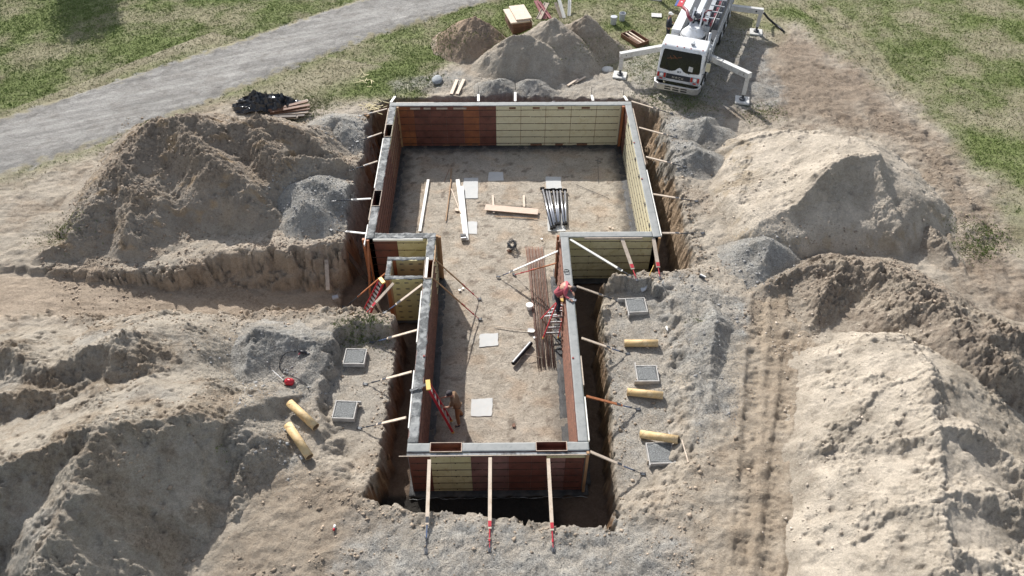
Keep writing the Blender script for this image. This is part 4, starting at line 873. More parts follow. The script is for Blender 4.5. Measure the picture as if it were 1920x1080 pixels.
def shovel(lab, a, b, mat_h, mat_b, bl=.3):
    """a: handle end, b: blade tip"""
    d = (b-a).normalized(); s = d.cross(Vector((0, 0, 1))).normalized(); u = s.cross(d); t = thing('shovel', lab, 'shovel', tuple((a+b)/2)); n = b-d*bl
    build('handle', MB().tube([a, n+d*.05], .016, 8), mat_h, t, smooth=True)
    vs = []; prof = [(0, .09), (.12, .115), (.24, .11), (.32, .07), (.36, .01)]
    for l_, w_ in prof:
        for q in (-1, -.5, 0, .5, 1): vs.append(n+d*l_*bl/.36+s*w_*q+u*(.035*q*q))
    top = [v+u*.006 for v in vs]; fs = [(i*5+j, i*5+j+1, (i+1)*5+j+1, (i+1)*5+j) for i in range(4) for j in range(4)]
    build('blade', MB().add(top, fs).add(vs, [f[::-1] for f in fs]), mat_b, t, smooth=True)
    return t
shovel('shovel with a pale wooden handle and white blade on the floor', fl(927, 612, .04), fl(1003, 621, .04), 'pale_wood', 'white_plastic')
for (x, y), sc, lab in [((1002, 633), .07, 'scrap of white sheet by the shovel blade'), ((857, 393), .13, 'torn cream cardboard scrap between the boards'), ((1016, 448), .06, 'tiny white scrap near the right return corner'), ((862, 544), .07, 'small white scrap left of the braces'), ((868, 541), .06, 'small white scrap beside another left of the braces'), ((1143, 426), .07, 'pale scrap at the foot of the right return wall'), ((1149, 428), .05, 'little pale scrap beside a larger one near the right return wall'), ((963, 797), .09, 'dark brown crumpled scrap near the front wall')]:
    p = fl(x, y, .02); n = 6; poly = [(p.x+sc*random.uniform(.7, 1.25)*math.cos(q*6.283/n), p.y+sc*random.uniform(.6, 1.2)*math.sin(q*6.283/n)) for q in range(n)]
    single('scrap', MB().prism(poly, p.z, p.z+.02), 'white_plastic' if 'white' in lab else ('brown_wood' if 'dark' in lab else 'pale_wood'), lab, 'scrap')
t = thing('pipe', 'short black plastic pipe lying on the floor near the steel bars', 'pipe', tuple(fl(979, 663)))
A, B = fl(962, 682, .10), fl(996, 643, .10); d = (B-A).normalized(); rr = MB()
def hollow(mb, A, B, ro, ri, n=20):
    d = (B-A).normalized(); x = d.cross(Vector((0, 0, 1))).normalized(); y = x.cross(d); vs = []
    for P_, r_ in ((A, ri), (A, ro), (B, ro), (B, ri)): vs += [P_+(x*math.cos(k*6.28319/n)+y*math.sin(k*6.28319/n))*r_ for k in range(n)]
    fs = []
    for i in range(4):
        j = (i+1) % 4
        for k in range(n): fs.append((i*n+k, i*n+(k+1) % n, j*n+(k+1) % n, j*n+k))
    return mb.add(vs, fs)
build('pipe_wall', hollow(MB(), A, B, .085, .075), 'black', t, smooth=False)
sd = d.cross(Vector((0, 0, 1))); build('stripe', MB().bar(A+d*.03+sd*-.04+Vector((0, 0, .078)), B-d*.03+sd*-.04+Vector((0, 0, .078)), .03, .006), 'steel', t)
stick('stick', 'bent pale stick lying across the black pipe', 'stick', fl(985, 664, .2), fl(1017, 671, .03), .014, 'grey_wood')
t = thing('bottle', 'small white bottle against the black pipe', 'bottle', tuple(fl(973, 674)))
a, b = fl(969, 679, .06), fl(976, 669, .06); build('body', MB().tube([a, a.lerp(b, .75), a.lerp(b, .88), b], [.045, .045, .02, .02], 12), 'white_plastic', t, smooth=True)
# coil and plank lying on the wall tops
p = un(1062, 509, .02); mb = MB(); mb.tube([p+Vector((.11*math.cos(q), .075*math.sin(q), .01+.004*q)) for q in np.linspace(0, 12, 40)], .009, 6); single('cable_coil', mb, 'black', 'small black coil lying on the right wall top', 'coil')
plank('plank', 'dark plank laid across the left wall top beside the red ladder', 'board', un(769, 733, .03), un(801, 720, .05), .10, .03, 'splash')
# ------------------------------------------------------------------ footing trays with fresh concrete
def tray(lab, cx, cy, w, l, rz, extra=(), z=None):
    p = on(cx, cy, -1.15); t = thing('footing_form', lab, 'footing form', tuple(p), rz, 'small square footing forms on the terraces')
    h = .20
    build('concrete', MB().box((0, 0, h*.45), (w-.03, l-.03, h*.9)), 'pad', t, local=True)
    mb = MB(); ragged = []
    fx = lambda s, n, zz: Vector((s-w/2+.02, n-l/2+.02, zz)); ragged_slab(mb, fx, 0, w-.04, 0, l-.04, h*.93, .05, .03, .0, cx*.01); build('concrete_surface', mb, 'pad', t, local=True, smooth=True)
    e = list(extra)+[(0, 0)]*4
    for k, (sx, sy) in enumerate(((0, -1), (0, 1), (-1, 0), (1, 0))):
        a, b = e[k]
        if sx == 0: mb = MB().box(((b-a)/2, sy*(l/2+.02), h/2), (w+.08+a+b, .038, h))
        else: mb = MB().box((sx*(w/2+.02), (b-a)/2, h/2+.004), (.038, l+a+b, h))
        build('form_board', mb, 'form_edge', t, local=True, bevel=.003)
    for sx, sy in ((-1, -1), (1, 1)): build('stake', MB().box((sx*(w/2+.06), sy*(l/2-.08), h*.4), (.04, .04, h*1.2)), 'grey_wood', t, local=True)
    return t
tray('plain square footing form, upper one on the left terrace', 667, 674, .72, .66, R(-2))
tray('square footing form with one overlong side, lower one on the left terrace', 648, 774, .70, .68, R(-3), [(0, 0), (0, .12), (0, 0), (0, 0)])
tray('square footing form at the back of the right terrace beside the shovel', 1192, 578, .72, .70, R(3), [(0, 0), (.28, 0), (.18, 0), (0, 0)])
tray('square footing form between two paper tubes on the right terrace', 1212, 706, .72, .66, R(0), [(.1, .0), (0, 0), (0, .18), (0, 0)])
tray('square footing form nearest the front on the right terrace', 1237, 855, .80, .74, R(1), [(0, .12), (0, 0), (.1, 0), (0, .5)])
# ------------------------------------------------------------------ paper column tubes
def paper_tube(lab, a, b, za=.15, zb=.15):
    A = on(*a, -1.1)+Vector((0, 0, za)); B = on(*b, -1.1)+Vector((0, 0, zb)); t = thing('paper_tube', lab, 'cardboard tube', tuple((A+B)/2-Vector((0, 0, .14))), 0, 'yellow cardboard column tubes')
    build('tube_wall', hollow(MB(), A, B, .14, .13, 28), 'kraft', t, smooth=True); d = (B-A).normalized()
    build('tube_liner', hollow(MB(), A+d*.005, B-d*.005, .129, .122, 28), 'kraft_in', t, smooth=True)
    # spiral seam printed on the paper
    x = d.cross(Vector((0, 0, 1))).normalized(); y = x.cross(d); Lh = (B-A).length; pts = []
    for k in range(80):
        q = k/79; pts.append(A+d*Lh*(.01+.98*q)+(x*math.cos(q*14)+y*math.sin(q*14))*.1405)
    build('seam', MB().tube(pts, .0035, 4), 'tan_wood', t)
    return t
for lab, a, b, za, zb in [('upper of the two slanting paper tubes by the red jug', (546, 765), (594, 806), .30, .16), ('lower of the two slanting paper tubes by the red jug', (543, 806), (582, 862), .30, .16),
    ('level paper tube highest on the right terrace', (1170, 648), (1233, 648), .14, .14), ('paper tube just below the middle right footing form', (1175, 739), (1242, 746), .14, .14), ('paper tube behind the nearest right footing form', (1200, 818), (1271, 829), .14, .14)]: paper_tube(lab, a, b, za, zb)
# ------------------------------------------------------------------ loose things round the pit
p = on(543, 720, -.7); t = thing('fuel_jug', 'red plastic jug with a white wand on the left bank', 'jug', tuple(p), R(-10))
build('body', MB().tube([(-.13, 0, .13), (-.08, 0, .13), (.10, 0, .13), (.17, 0, .13)], [.09, .13, .13, .10], 14), 'red_plastic', t, local=True, smooth=True)
build('cap', MB().tube([(-.13, 0, .13), (-.20, 0, .15)], .05, 10), 'black', t, local=True); build('wand', MB().tube([(-.18, 0, .16), (-.72, .34, .20)], .012, 6), 'white_plastic', t, local=True)
build('grip', MB().tube([(-.06, 0, .25), (-.04, 0, .31), (.08, 0, .31), (.10, 0, .25)], .016, 6), 'red_plastic', t, local=True)
p = on(570, 663, -.6); t = thing('power_tool', 'small black and purple hand tool on the left bank above the red jug', 'hand tool', tuple(p), R(-15))
build('body', MB().tube([(-.18, 0, .07), (-.08, 0, .08), (.12, 0, .08)], [.05, .06, .05], 10), 'black', t, local=True, smooth=True); build('grip', MB().tube([(-.10, 0, .08), (-.14, -.14, .05)], .025, 8), 'maroon', t, local=True); build('guard', MB().tube([(.12, 0, .08), (.22, -.03, .07)], [.03, .05], 10), 'dark_steel', t, local=True)
pts = [on(x, y, -.5)+Vector((0, 0, .025)) for x, y in ((556, 660), (540, 660), (530, 668), (525, 680), (524, 690), (530, 698), (545, 704), (562, 712), (575, 722), (580, 733))]
single('hose', MB().tube(pts, .014, 6), 'black', 'thin dark hose curling from the hand tool to the red jug', 'hose', smooth=True)
p = on(566, 858, -1.0); single('metal_can', MB().tube([p+Vector((-.05, .06, .06)), p+Vector((.04, -.10, .06))], .05, 12), 'steel', 'small shiny can under the lower slanting paper tube', 'can', smooth=True)
p = on(627, 990); t = thing('paint_can', 'small white spray can with a red cap on the dirt, front left', 'spray can', tuple(p))
build('body', MB().tube([(.01, .08, .035), (0, -.03, .035)], .035, 12), 'white_plastic', t, local=True, smooth=True); build('cap', MB().tube([(0, -.032, .035), (-.01, -.10, .035)], .033, 12), 'red_plastic', t, local=True, smooth=True)
shovel('shovel with a yellow handle standing against the bank on the right terrace', un(1226, 497, -.25), on(1204, 548, -1.0)+Vector((0, 0, .02)), 'yellow', 'steel', .36)
p = on(1316, 521); t = thing('hand_tool', 'small dark tool with a white part beside the right trench', 'hand tool', tuple(p), R(-30))
build('body', MB().tube([(-.12, 0, .06), (.12, 0, .06)], .05, 8), 'dark_steel', t, local=True); build('handle', MB().bar((-.1, .06, .1), (.14, .02, .1), .05, .03), 'white_plastic', t, local=True)
p = on(1250, 617, -1.1); t = thing('bottle', 'small white bottle lying on the right terrace', 'bottle', tuple(p)); build('body', MB().tube([(0, .10, .04), (0, -.04, .04), (.01, -.10, .04), (.01, -.14, .04)], [.035, .04, .015, .015], 10), 'white_plastic', t, local=True, smooth=True)
p = on(1242, 533, -.8); t = thing('bottle', 'small clear bottle standing below the right plank brace', 'bottle', tuple(p)); build('body', MB().lathe([(.035, 0), (.035, .14), (.014, .18), (.014, .21)], n=12), 'white_plastic', t, local=True, smooth=True)
plank('board', 'thin pale stick slanting right of the nearest right footing form', 'board', on(1278, 826, -1.0)+Vector((0, 0, .05)), on(1290, 868, -1.0)+Vector((0, 0, .04)), .04, .03, 'pale_wood')
p = on(1197, 530, -.7)
plank('plank', 'grey plank standing against the left cut bank', 'board', un(612, 487, -1.2), un(615, 544, -1.85), .16, .04, 'grey_wood')
plank('beam', 'long dark timber leaning in the left trench corner', 'timber', un(633, 452, -.75), un(690, 527, -2.35), .16, .10, 'dark_wood')
p = on(629, 559, -2.0); single('crate_scrap', MB().box(p+Vector((0, 0, .05)), (.26, .2, .1), R(20)), 'grey_plastic', 'small grey block on the ramp floor near the left trench', 'block', bevel=.02)
plank('timber', 'orange brown timber standing at the left end of the left return wall', 'timber', un(690, 450, -.02), un(694, 555, -2.35), .09, .09, 'orange_wood')
# two tree-less planks behind the back wall
for a, b, lab in [((870, 150), (857, 178), 'pale plank lying behind the back wall, right one of the left pair'), ((857, 151), (846, 178), 'pale plank lying behind the back wall, left one of the left pair'), ((1098, 145), (1077, 157), 'pale plank behind the back wall, upper one of the right pair'), ((1084, 149), (1064, 162), 'pale plank behind the back wall, lower one of the right pair')]:
    plank('plank', lab, 'board', on(*a)+Vector((0, 0, .05)), on(*b)+Vector((0, 0, .05)), .17 if 'left pair' in lab else .12, .04, 'pale_wood')
p = on(1139, 132); t = thing('rubble_lump', 'flat round grey lump of set concrete by the left outrigger pad', 'concrete lump', tuple(p)); build('lump', MB().ball((0, 0, .06), .36, 12, (1, .8, .35), .06), 'dirty_white', t, local=True, smooth=True)
p = on(820, 152); t = thing('rubble_lump', 'grey lump of spilt concrete on the grass behind the back wall', 'concrete lump', tuple(p)); build('lump', MB().ball((0, 0, .08), .32, 14, (.9, 1.3, .45), .10), 'lime', t, local=True, smooth=True)
def straw(lab, x, y, n, r_):
    p = on(x, y); mb = MB()
    for k in range(n):
        a = random.uniform(0, 6.28); q = p+Vector((random.gauss(0, r_), random.gauss(0, r_*1.2), .04+random.uniform(0, .06))); l_ = random.uniform(.15, .5)
        mb.bar(q, q+Vector((math.cos(a)*l_, math.sin(a)*l_, random.uniform(-.04, .12))), .03, .012)
    o = single('straw_scraps', mb, 'straw', lab, 'scraps'); o['kind'] = 'stuff'
straw('scatter of pale splinters by the back left trench corner', 696, 203, 34, .26); straw('scatter of pale splinters on the grass behind the gravel pile', 682, 150, 16, .35)
p = on(688, 219); mb = hollow(MB(), p+Vector((-.1, .05, .08)), p+Vector((.12, -.12, .08)), .09, .075); single('pipe_end', mb, 'tan_wood', 'short brown pipe end at the left trench edge', 'pipe')
for x, y, mt, lab in [(1150, 45, 'grey_plastic', 'pale upturned bucket on the grass near the truck'), (1166, 38, 'grey_plastic', 'grey open bucket on the grass nearest the truck')]:
    b = bucket(x, y, lab, mat=mt, lid='upturned' in lab, r=.19, h=.46, floor=False); b['group'] = 'grey buckets on the grass'
p = on(1231, 30); t = thing('sheet', 'pale flat sheet lying on the grass beside the truck', 'sheet', tuple(p), R(-8)); build('panel', MB().box((0, 0, .05), (.62, .5, .03)), 'dirty_white', t, local=True, bevel=.01); build('frame', MB().box((0, 0, .025), (.56, .44, .03)), 'grey_wood', t, local=True)
# stack of form panels
p = on(972, 50); rz = R(14)
for k in range(9):
    lab = 'top pale sheet of the form panel stack behind the soil piles' if k == 8 else ('pale sheet second from the top of the form panel stack' if k == 7 else 'brown form panel in the stack behind the soil piles')
    dx, dy = (.0, 0) if k < 7 else ((-.10, -.05) if k == 7 else (.10, .12)); w_ = 1.15 if k < 8 else .95
    o = build('stacked_panel', MB().box((0, 0, 0), (w_+random.uniform(-.03, .03), 1.9 if k < 7 else 1.8, .085)), 'brown_wood' if k < 7 else 'pale_wood', bevel=.006); o.location = p+Vector((dx+random.uniform(-.02, .02), dy+random.uniform(-.03, .03), .06+k*.095)); o.rotation_euler = (0, 0, rz+random.uniform(-.01, .01)); tag(o, lab, 'form panel', 'form panels stacked behind the soil piles')
def leaning(lab, x, y, w_, l_, rz, tilt, mat, name='form_panel_loose'):
    p = on(x, y); t = thing(name, lab, 'form panel', tuple(p), rz, 'loose form panels behind the soil piles')
    m3 = Matrix.Rotation(tilt, 3, 'X'); build('face', MB().box(m3@Vector((0, 0, l_/2)), (w_, .02, l_), mat=m3), mat, t, local=True)
    build('rib', MB().box(m3@Vector((-w_*.4, -.03, l_/2)), (.04, .04, l_), mat=m3).box(m3@Vector((w_*.4, -.03, l_/2)), (.04, .04, l_), mat=m3), mat, t, local=True)
for a in [('pale loose board right of the panel stack', 1000, 48, .18, 1.3, R(28), R(-70), 'cream'), ('grey loose panel leaning behind the middle soil pile', 1010, 36, .35, 1.5, R(-22), R(-75), 'grey_wood'), ('pinkish red loose panel behind the middle soil pile, left one', 1022, 36, .28, 1.6, R(20), R(-72), 'pink'), ('pinkish red loose panel behind the middle soil pile, right one', 1032, 35, .2, 1.5, R(28), R(-72), 'pink'),
          ('pale board sticking up between the soil peaks, left one', 1052, 34, .18, 1.1, R(20), R(-60), 'grey_wood'), ('pale yellow board sticking up between the soil peaks, middle one', 1058, 34, .2, 1.3, R(14), R(-62), 'white_wood'), ('pale yellow board sticking up between the soil peaks, right one', 1067, 30, .2, 1.2, R(-4), R(-60), 'white_wood')]: leaning(*a)
p = on(1190, 76); t = thing('board_rack', 'low brown box of boards behind the left outrigger', 'boards', tuple(p), R(32))
build('box_side', MB().box((-.42, 0, .12), (.04, 1.5, .24)).box((.42, 0, .12), (.04, 1.5, .24)).box((0, .75, .12), (.84, .04, .24)).box((0, -.75, .12), (.84, .04, .24)), 'brown_wood', t, local=True); build('box_bottom', MB().box((0, 0, .03), (.8, 1.46, .03)), 'brown_wood', t, local=True)
for dx in (-.12, .12): build('board', MB().box((dx, 0, .2), (.09, 1.4, .04)), 'pale_wood', t, local=True)
# tarp over timber
p = on(515, 207); t = thing('tarp_pile', 'black plastic tarp crumpled over a pile of old boards', 'tarp', tuple(p), R(-4))
g = 90; U, V = np.meshgrid(np.linspace(-1, 1, g), np.linspace(-1, 1, g)); X = U*1.55-.45; Y = V*.72+.25
Z = .50*np.clip(1-(np.abs(U))**2.2-(np.abs(V))**2.2*.8, 0, 1)**.7; wv = np.clip(Z*3, .25, 1); wx = fbm(X*1.5, Y*1.5, 3)
fold = (1-np.abs(np.sin((X*1.3+Y*2.2+1.6*wx)*2.6)))**1.5*.20+(1-np.abs(np.sin((X*3.1-Y*1.7+2.2*wx)*2.3)))**1.5*.12
Z = Z*(1+.6*fbm(X*1.1+2, Y*1.1, 2))+wv*(fold+.05*ridged(X*5.5, Y*5.5, 2)-.05)+.04
rim = .28*fbm(U*3, V*3+7, 4); X = X*(1+rim); Y = Y*(1+rim)
vs = list(zip(X.ravel(), Y.ravel(), np.maximum(Z.ravel(), .02))); fs = [(i*g+j, i*g+j+1, (i+1)*g+j+1, (i+1)*g+j) for i in range(g-1) for j in range(g-1) if not (U[i, j]**4+V[i, j]**4 > 1.15)]
o = build('tarp_sheet', MB().add(vs, fs), 'tarp', t, local=True, smooth=False)
for k, (dx, dy, dz, a, mt) in enumerate([(.65, -.65, .05, -6, 'grey_wood'), (.95, -.6, .07, 4, 'dark_wood'), (1.1, -.42, .12, 8, 'grey_wood'), (1.15, -.3, .2, 12, 'brown_wood'), (1.15, -.2, .28, 18, 'brown_wood'), (1.0, 0, .3, 24, 'brown_wood'), (.6, -.8, .15, 2, 'dark_wood'), (1.0, .15, .2, 30, 'grey_wood')]):
    o = build('board', MB().box((0, 0, 0), (2.0, .19, .05)), mt, t, local=True); o.location = (dx-.25, dy, dz); o.rotation_euler = (0, R(-3), R(a))
# ------------------------------------------------------------------ stepladders
def ladder_rails(label, top, dirv, feet_mid, wid_top, wid_bot, side, back_feet=None, rungs=7, floor_z=FLOOR):
    """top: centre of the cap; feet_mid: centre between the front feet; side: unit vector along the rungs"""
    t = thing('stepladder', label, 'ladder', tuple(feet_mid)); side = Vector(side).normalized()
    tl, tr = top-side*wid_top/2, top+side*wid_top/2; fl_, fr_ = feet_mid-side*wid_bot/2, feet_mid+side*wid_bot/2
    fwd = (feet_mid-top).normalized(); nrm = side.cross(fwd).normalized()
    def rail(a, b, s_): 
        o = build('rail', MB().bar(a, b, .03, .085, nrm), 'red', t); build('rail_foot', MB().bar(b-(b-a).normalized()*.07, b, .045, .10, nrm), 'yellow', o)
    rail(tl, fl_, -1); rail(tr, fr_, 1)
    for k in range(1, rungs):
        q = k/rungs; a, b = tl.lerp(fl_, q), tr.lerp(fr_, q); build('step', MB().bar(a, b, .085, .028, nrm), 'steel', t)
    build('cap', MB().bar(tl-side*.03, tr+side*.03, .16, .06), 'yellow', t, bevel=.012)
    if back_feet:
        bl, br = back_feet; o_ = []
        for a, b in ((tl+side*.02, bl), (tr-side*.02, br)): build('rear_rail', MB().bar(a, b, .028, .05, nrm), 'red', t)
        for q in (.25, .45, .65, .85): build('rear_brace', MB().bar((tl+side*.02).lerp(bl, q), (tr-side*.02).lerp(br, q), .04, .015), 'steel', t)
        build('spreader', MB().tube([tl.lerp(fl_, .5), tl.lerp(bl, .5)], .009, 5).tube([tr.lerp(fr_, .5), tr.lerp(br, .5)], .009, 5), 'steel', t)
    return t
ft = (un(1018, 635, FLOOR+.03)+un(1046, 634, FLOOR+.03))/2
lad1 = ladder_rails('red stepladder standing open under the man in red', un(1054, 563, -.55), None, ft, .34, .62, (1, .05, 0), back_feet=(un(1014, 598, FLOOR+.03), un(1042, 594, FLOOR+.03)), rungs=7)
b0 = un(848, 806, FLOOR+.05); tp = un(803, 722, .10); sd_ = (un(793, 728, .1)-un(806, 713, .1)).normalized()
sd_ = Vector((-.15, 1, .05)).normalized()
lad2 = ladder_rails('red stepladder folded and leaning on the left wall, held by the man on the floor', tp, None, b0+Vector((0, .12, 0)), .36, .50, sd_, rungs=7)
t3 = un(716, 526, -.15); f3 = un(687, 588, -1.75)
lad3 = ladder_rails('red and silver stepladder leaning against the small box room', t3, None, f3, .34, .5, Vector((.5, -.85, .1)), rungs=9)
# ------------------------------------------------------------------ people
def skin_body(name, joints, edges, mat, parent, lvl=2):
    """joints: {n: (pos, radius)}; one connected surface grown over the skeleton"""
    names = list(joints); me = bpy.data.meshes.new(name)
    inv = PINV[parent.name]
    me.from_pydata([tuple(inv@Vector(joints[n][0])) for n in names], [(names.index(a), names.index(b)) for a, b in edges], [])
    o = bpy.data.objects.new(name, me); COL.objects.link(o); o.parent = parent; me.materials.append(M[mat])
    md = o.modifiers.new('skin', 'SKIN'); md.use_smooth_shade = True
    sv = me.skin_vertices[0].data
    for i, n in enumerate(names):
        r_ = joints[n][1]; sv[i].radius = (r_, r_) if not hasattr(r_, '__len__') else r_; sv[i].use_root = (i == 0)
    s_ = o.modifiers.new('sub', 'SUBSURF'); s_.levels = lvl; s_.render_levels = lvl
    dg = bpy.context.evaluated_depsgraph_get(); ev = o.evaluated_get(dg); m2 = bpy.data.meshes.new_from_object(ev)
    o.modifiers.clear(); o.data = m2; m2.materials.clear(); m2.materials.append(M[mat]); return o
def person(label, J, face, shirt, trousers, capmat, gloves=False, boots='dark_cloth', bare_arms=False, group=None):
    """J: world joints: pelvis, chest, neck, head, sh_l/r, el_l/r, ha_l/r, hip_l/r, kn_l/r, an_l/r, to_l/r"""
    V_ = {k: Vector(v) for k, v in J.items()}
    base = (V_['an_l']+V_['an_r'])/2; base.z = min(V_['an_l'].z, V_['an_r'].z)-.08
    t = thing('person', label, 'person', tuple(base), 0, group)
    face = Vector(face).normalized(); up = (V_['head']-V_['neck']).normalized()
    j = {'pelvis': (V_['pelvis'], .13), 'waist': (V_['pelvis'].lerp(V_['chest'], .45), .125), 'chest': (V_['chest'], .14), 'neck': (V_['neck'], .060), 'headb': (V_['head']-up*.06, .075), 'head': (V_['head']+up*.05, .088)}
    e = [('pelvis', 'waist'), ('waist', 'chest'), ('chest', 'neck'), ('neck', 'headb'), ('headb', 'head')]
    for s in 'lr':
        j['sh_'+s] = (V_['sh_'+s], .062); j['el_'+s] = (V_['el_'+s], .044); j['wr_'+s] = (V_['ha_'+s], .028)
        j['hip_'+s] = (V_['hip_'+s], .088); j['kn_'+s] = (V_['kn_'+s], .060); j['an_'+s] = (V_['an_'+s], .040); j['to_'+s] = (V_['to_'+s], .035)
        e += [('chest', 'sh_'+s), ('sh_'+s, 'el_'+s), ('el_'+s, 'wr_'+s), ('pelvis', 'hip_'+s), ('hip_'+s, 'kn_'+s), ('kn_'+s, 'an_'+s), ('an_'+s, 'to_'+s)]
        hd = (V_['ha_'+s]-V_['el_'+s]).normalized(); across = hd.cross(Vector((0, 0, 1))).normalized(); dn = hd.cross(across)
        j['pm_'+s] = (V_['ha_'+s]+hd*.065, (.030, .018)); e.append(('wr_'+s, 'pm_'+s))
        for k in range(4):
            L_ = (.066, .076, .072, .056)[k]; q = V_['ha_'+s]+hd*.10+across*(k-1.5)*.020; j['f%d%s' % (k, s)] = (q, .010); j['g%d%s' % (k, s)] = (q+hd*L_*.5+Vector((0, 0, -.010)), .009); j['h%d%s' % (k, s)] = (q+hd*L_*.75+Vector((0, 0, -.035)), .008)
            e += [('pm_'+s, 'f%d%s' % (k, s)), ('f%d%s' % (k, s), 'g%d%s' % (k, s)), ('g%d%s' % (k, s), 'h%d%s' % (k, s))]
        q = V_['ha_'+s]+hd*.035-across*.036; j['t0'+s] = (q, .011); j['t1'+s] = (q+hd*.045-across*.022, .010); e += [('wr_'+s, 't0'+s), ('t0'+s, 't1'+s)]
    skin_body('body', j, e, 'skin', t, 2)
    # clothing: slightly larger shells over the same bones
    g = 1.0
    cj = {'waist': (V_['pelvis'].lerp(V_['chest'], .45), .172), 'low': (V_['pelvis']+(V_['chest']-V_['pelvis'])*.05, .152), 'chest': (V_['chest'], .195), 'col': (V_['neck']-(V_['neck']-V_['chest'])*.12, .095)}
    ce = [('waist', 'low'), ('waist', 'chest'), ('chest', 'col')]
    for s in 'lr':
        cj['sh_'+s] = (V_['sh_'+s], .098); end = V_['el_'+s].lerp(V_['ha_'+s], .9) if not bare_arms else V_['sh_'+s].lerp(V_['el_'+s], .75)
        if not bare_arms: cj['el_'+s] = (V_['el_'+s], .060); cj['cu_'+s] = (end, .042); ce += [('chest', 'sh_'+s), ('sh_'+s, 'el_'+s), ('el_'+s, 'cu_'+s)]
        else: cj['cu_'+s] = (end, .066); ce += [('chest', 'sh_'+s), ('sh_'+s, 'cu_'+s)]
    skin_body('shirt', cj, ce, shirt, t, 2)
    pj = {'pelvis': (V_['pelvis'], .148), 'belt': (V_['pelvis'].lerp(V_['chest'], .16), .146)}; pe = [('pelvis', 'belt')]
    for s in 'lr':
        pj['hip_'+s] = (V_['hip_'+s], .108); pj['kn_'+s] = (V_['kn_'+s], .080); pj['hem_'+s] = (V_['kn_'+s].lerp(V_['an_'+s], .92), .068); pe += [('pelvis', 'hip_'+s), ('hip_'+s, 'kn_'+s), ('kn_'+s, 'hem_'+s)]
    skin_body('trousers', pj, pe, trousers, t, 2)
    for s in 'lr':
        a, b = V_['an_'+s], V_['to_'+s]; bj = {'a': (a+Vector((0, 0, .05)), .058), 'b': (a-Vector((0, 0, .02)), .055), 'c': (a.lerp(b, .6)-Vector((0, 0, .01)), .05), 'd': (b, .044)}
        skin_body('boot', bj, [('a', 'b'), ('b', 'c'), ('c', 'd')], boots, t, 1)
    # face, ears, hair, cap
    hc = V_['head']+up*.01; rt = face.cross(up).normalized(); fu = (face-up*face.dot(up)).normalized()
    mb = MB().ball(hc+fu*.088+up*-.005, .018, 8, (1, 1, 1)); build('nose', mb, 'skin', t, smooth=True)
    for s_ in (-1, 1):
        build('eye', MB().ball(hc+fu*.078+rt*s_*.032+up*.02, .012, 8), 'hat', t, smooth=True); build('ear', MB().ball(hc+rt*s_*.088, .026, 8, (.5, .8, 1)), 'skin', t, smooth=True)
    build('mouth', MB().bar(hc+fu*.084-up*.045-rt*.022, hc+fu*.084-up*.045+rt*.022, .008, .008), 'maroon', t)
    build('hair', MB().ball(hc-fu*.022+up*.015, .098, 14, (1, 1, 1.02)), 'dark_wood', t, smooth=True)
    m3 = Matrix((rt, fu, up)).transposed(); mb = MB(); n = 20; vs = []; prof = [(.106, .02), (.108, .055), (.098, .095), (.065, .125), (.02, .135)]
    for r_, z_ in prof: vs += [hc+m3@Vector((math.cos(q*6.28319/n)*r_, math.sin(q*6.28319/n)*r_*1.08-.005, z_)) for q in range(n)]
    mb.add(vs, [(i*n+k, i*n+(k+1) % n, (i+1)*n+(k+1) % n, (i+1)*n+k) for i in range(4) for k in range(n)]+[tuple(4*n+k for k in range(n))])
    br = [hc+m3@Vector((x_, .09+math.sqrt(max(0, 1-(x_/.09)**2))*.075, .024)) for x_ in np.linspace(-.088, .088, 9)]
    k0 = len(mb.v); mb.add([hc+m3@Vector((-.088, .06, .028)), hc+m3@Vector((.088, .06, .028))]+br, [(0, 1)+tuple(range(10, 1, -1))])
    cp = build('cap', mb, capmat, t, smooth=False)
    return t
# man in red bending over the right wall: legs on the ladder, chest over the wall top
pl = Vector((2.08, 20.98, -.22)); ch = Vector((2.34, 20.98, .20)); nk = Vector((2.53, 20.86, .30)); hd = Vector((2.66, 20.78, .30))
person('man in a faded red shirt bent over the right wall top from a ladder', dict(pelvis=pl, chest=ch, neck=nk, head=hd, sh_l=ch+Vector((.10, .20, .03)), sh_r=ch+Vector((.06, -.22, .0)), el_l=(2.58, 21.08, -.02+.12), el_r=(2.38, 20.62, .06), ha_l=(2.68, 20.78, .06), ha_r=(2.55, 20.42, .07),
    hip_l=pl+Vector((0, .10, -.06)), hip_r=pl+Vector((0, -.10, -.06)), kn_l=(2.18, 21.02, -.66), kn_r=(2.20, 20.84, -.68), an_l=(2.10, 21.0, -1.08), an_r=(2.12, 20.80, -1.08), to_l=(2.28, 21.02, -1.12), to_r=(2.30, 20.80, -1.12)), (.75, -.35, -.75), 'red_shirt', 'dark_cloth', 'hat')
single('trowel', MB().bar((2.50, 20.44, .055), (2.78, 20.40, .045), .10, .012).tube([(2.55, 20.43, .06), (2.55, 20.43, .11), (2.70, 20.41, .11), (2.70, 20.41, .06)], .014, 6), 'steel', 'steel trowel in the hand of the man in red', 'trowel')
pl = Vector((-1.66, 16.66, FLOOR+.92)); ch = pl+Vector((-.10, .02, .40)); nk = ch+Vector((-.07, .0, .19)); hd = nk+Vector((-.07, -.01, .12))
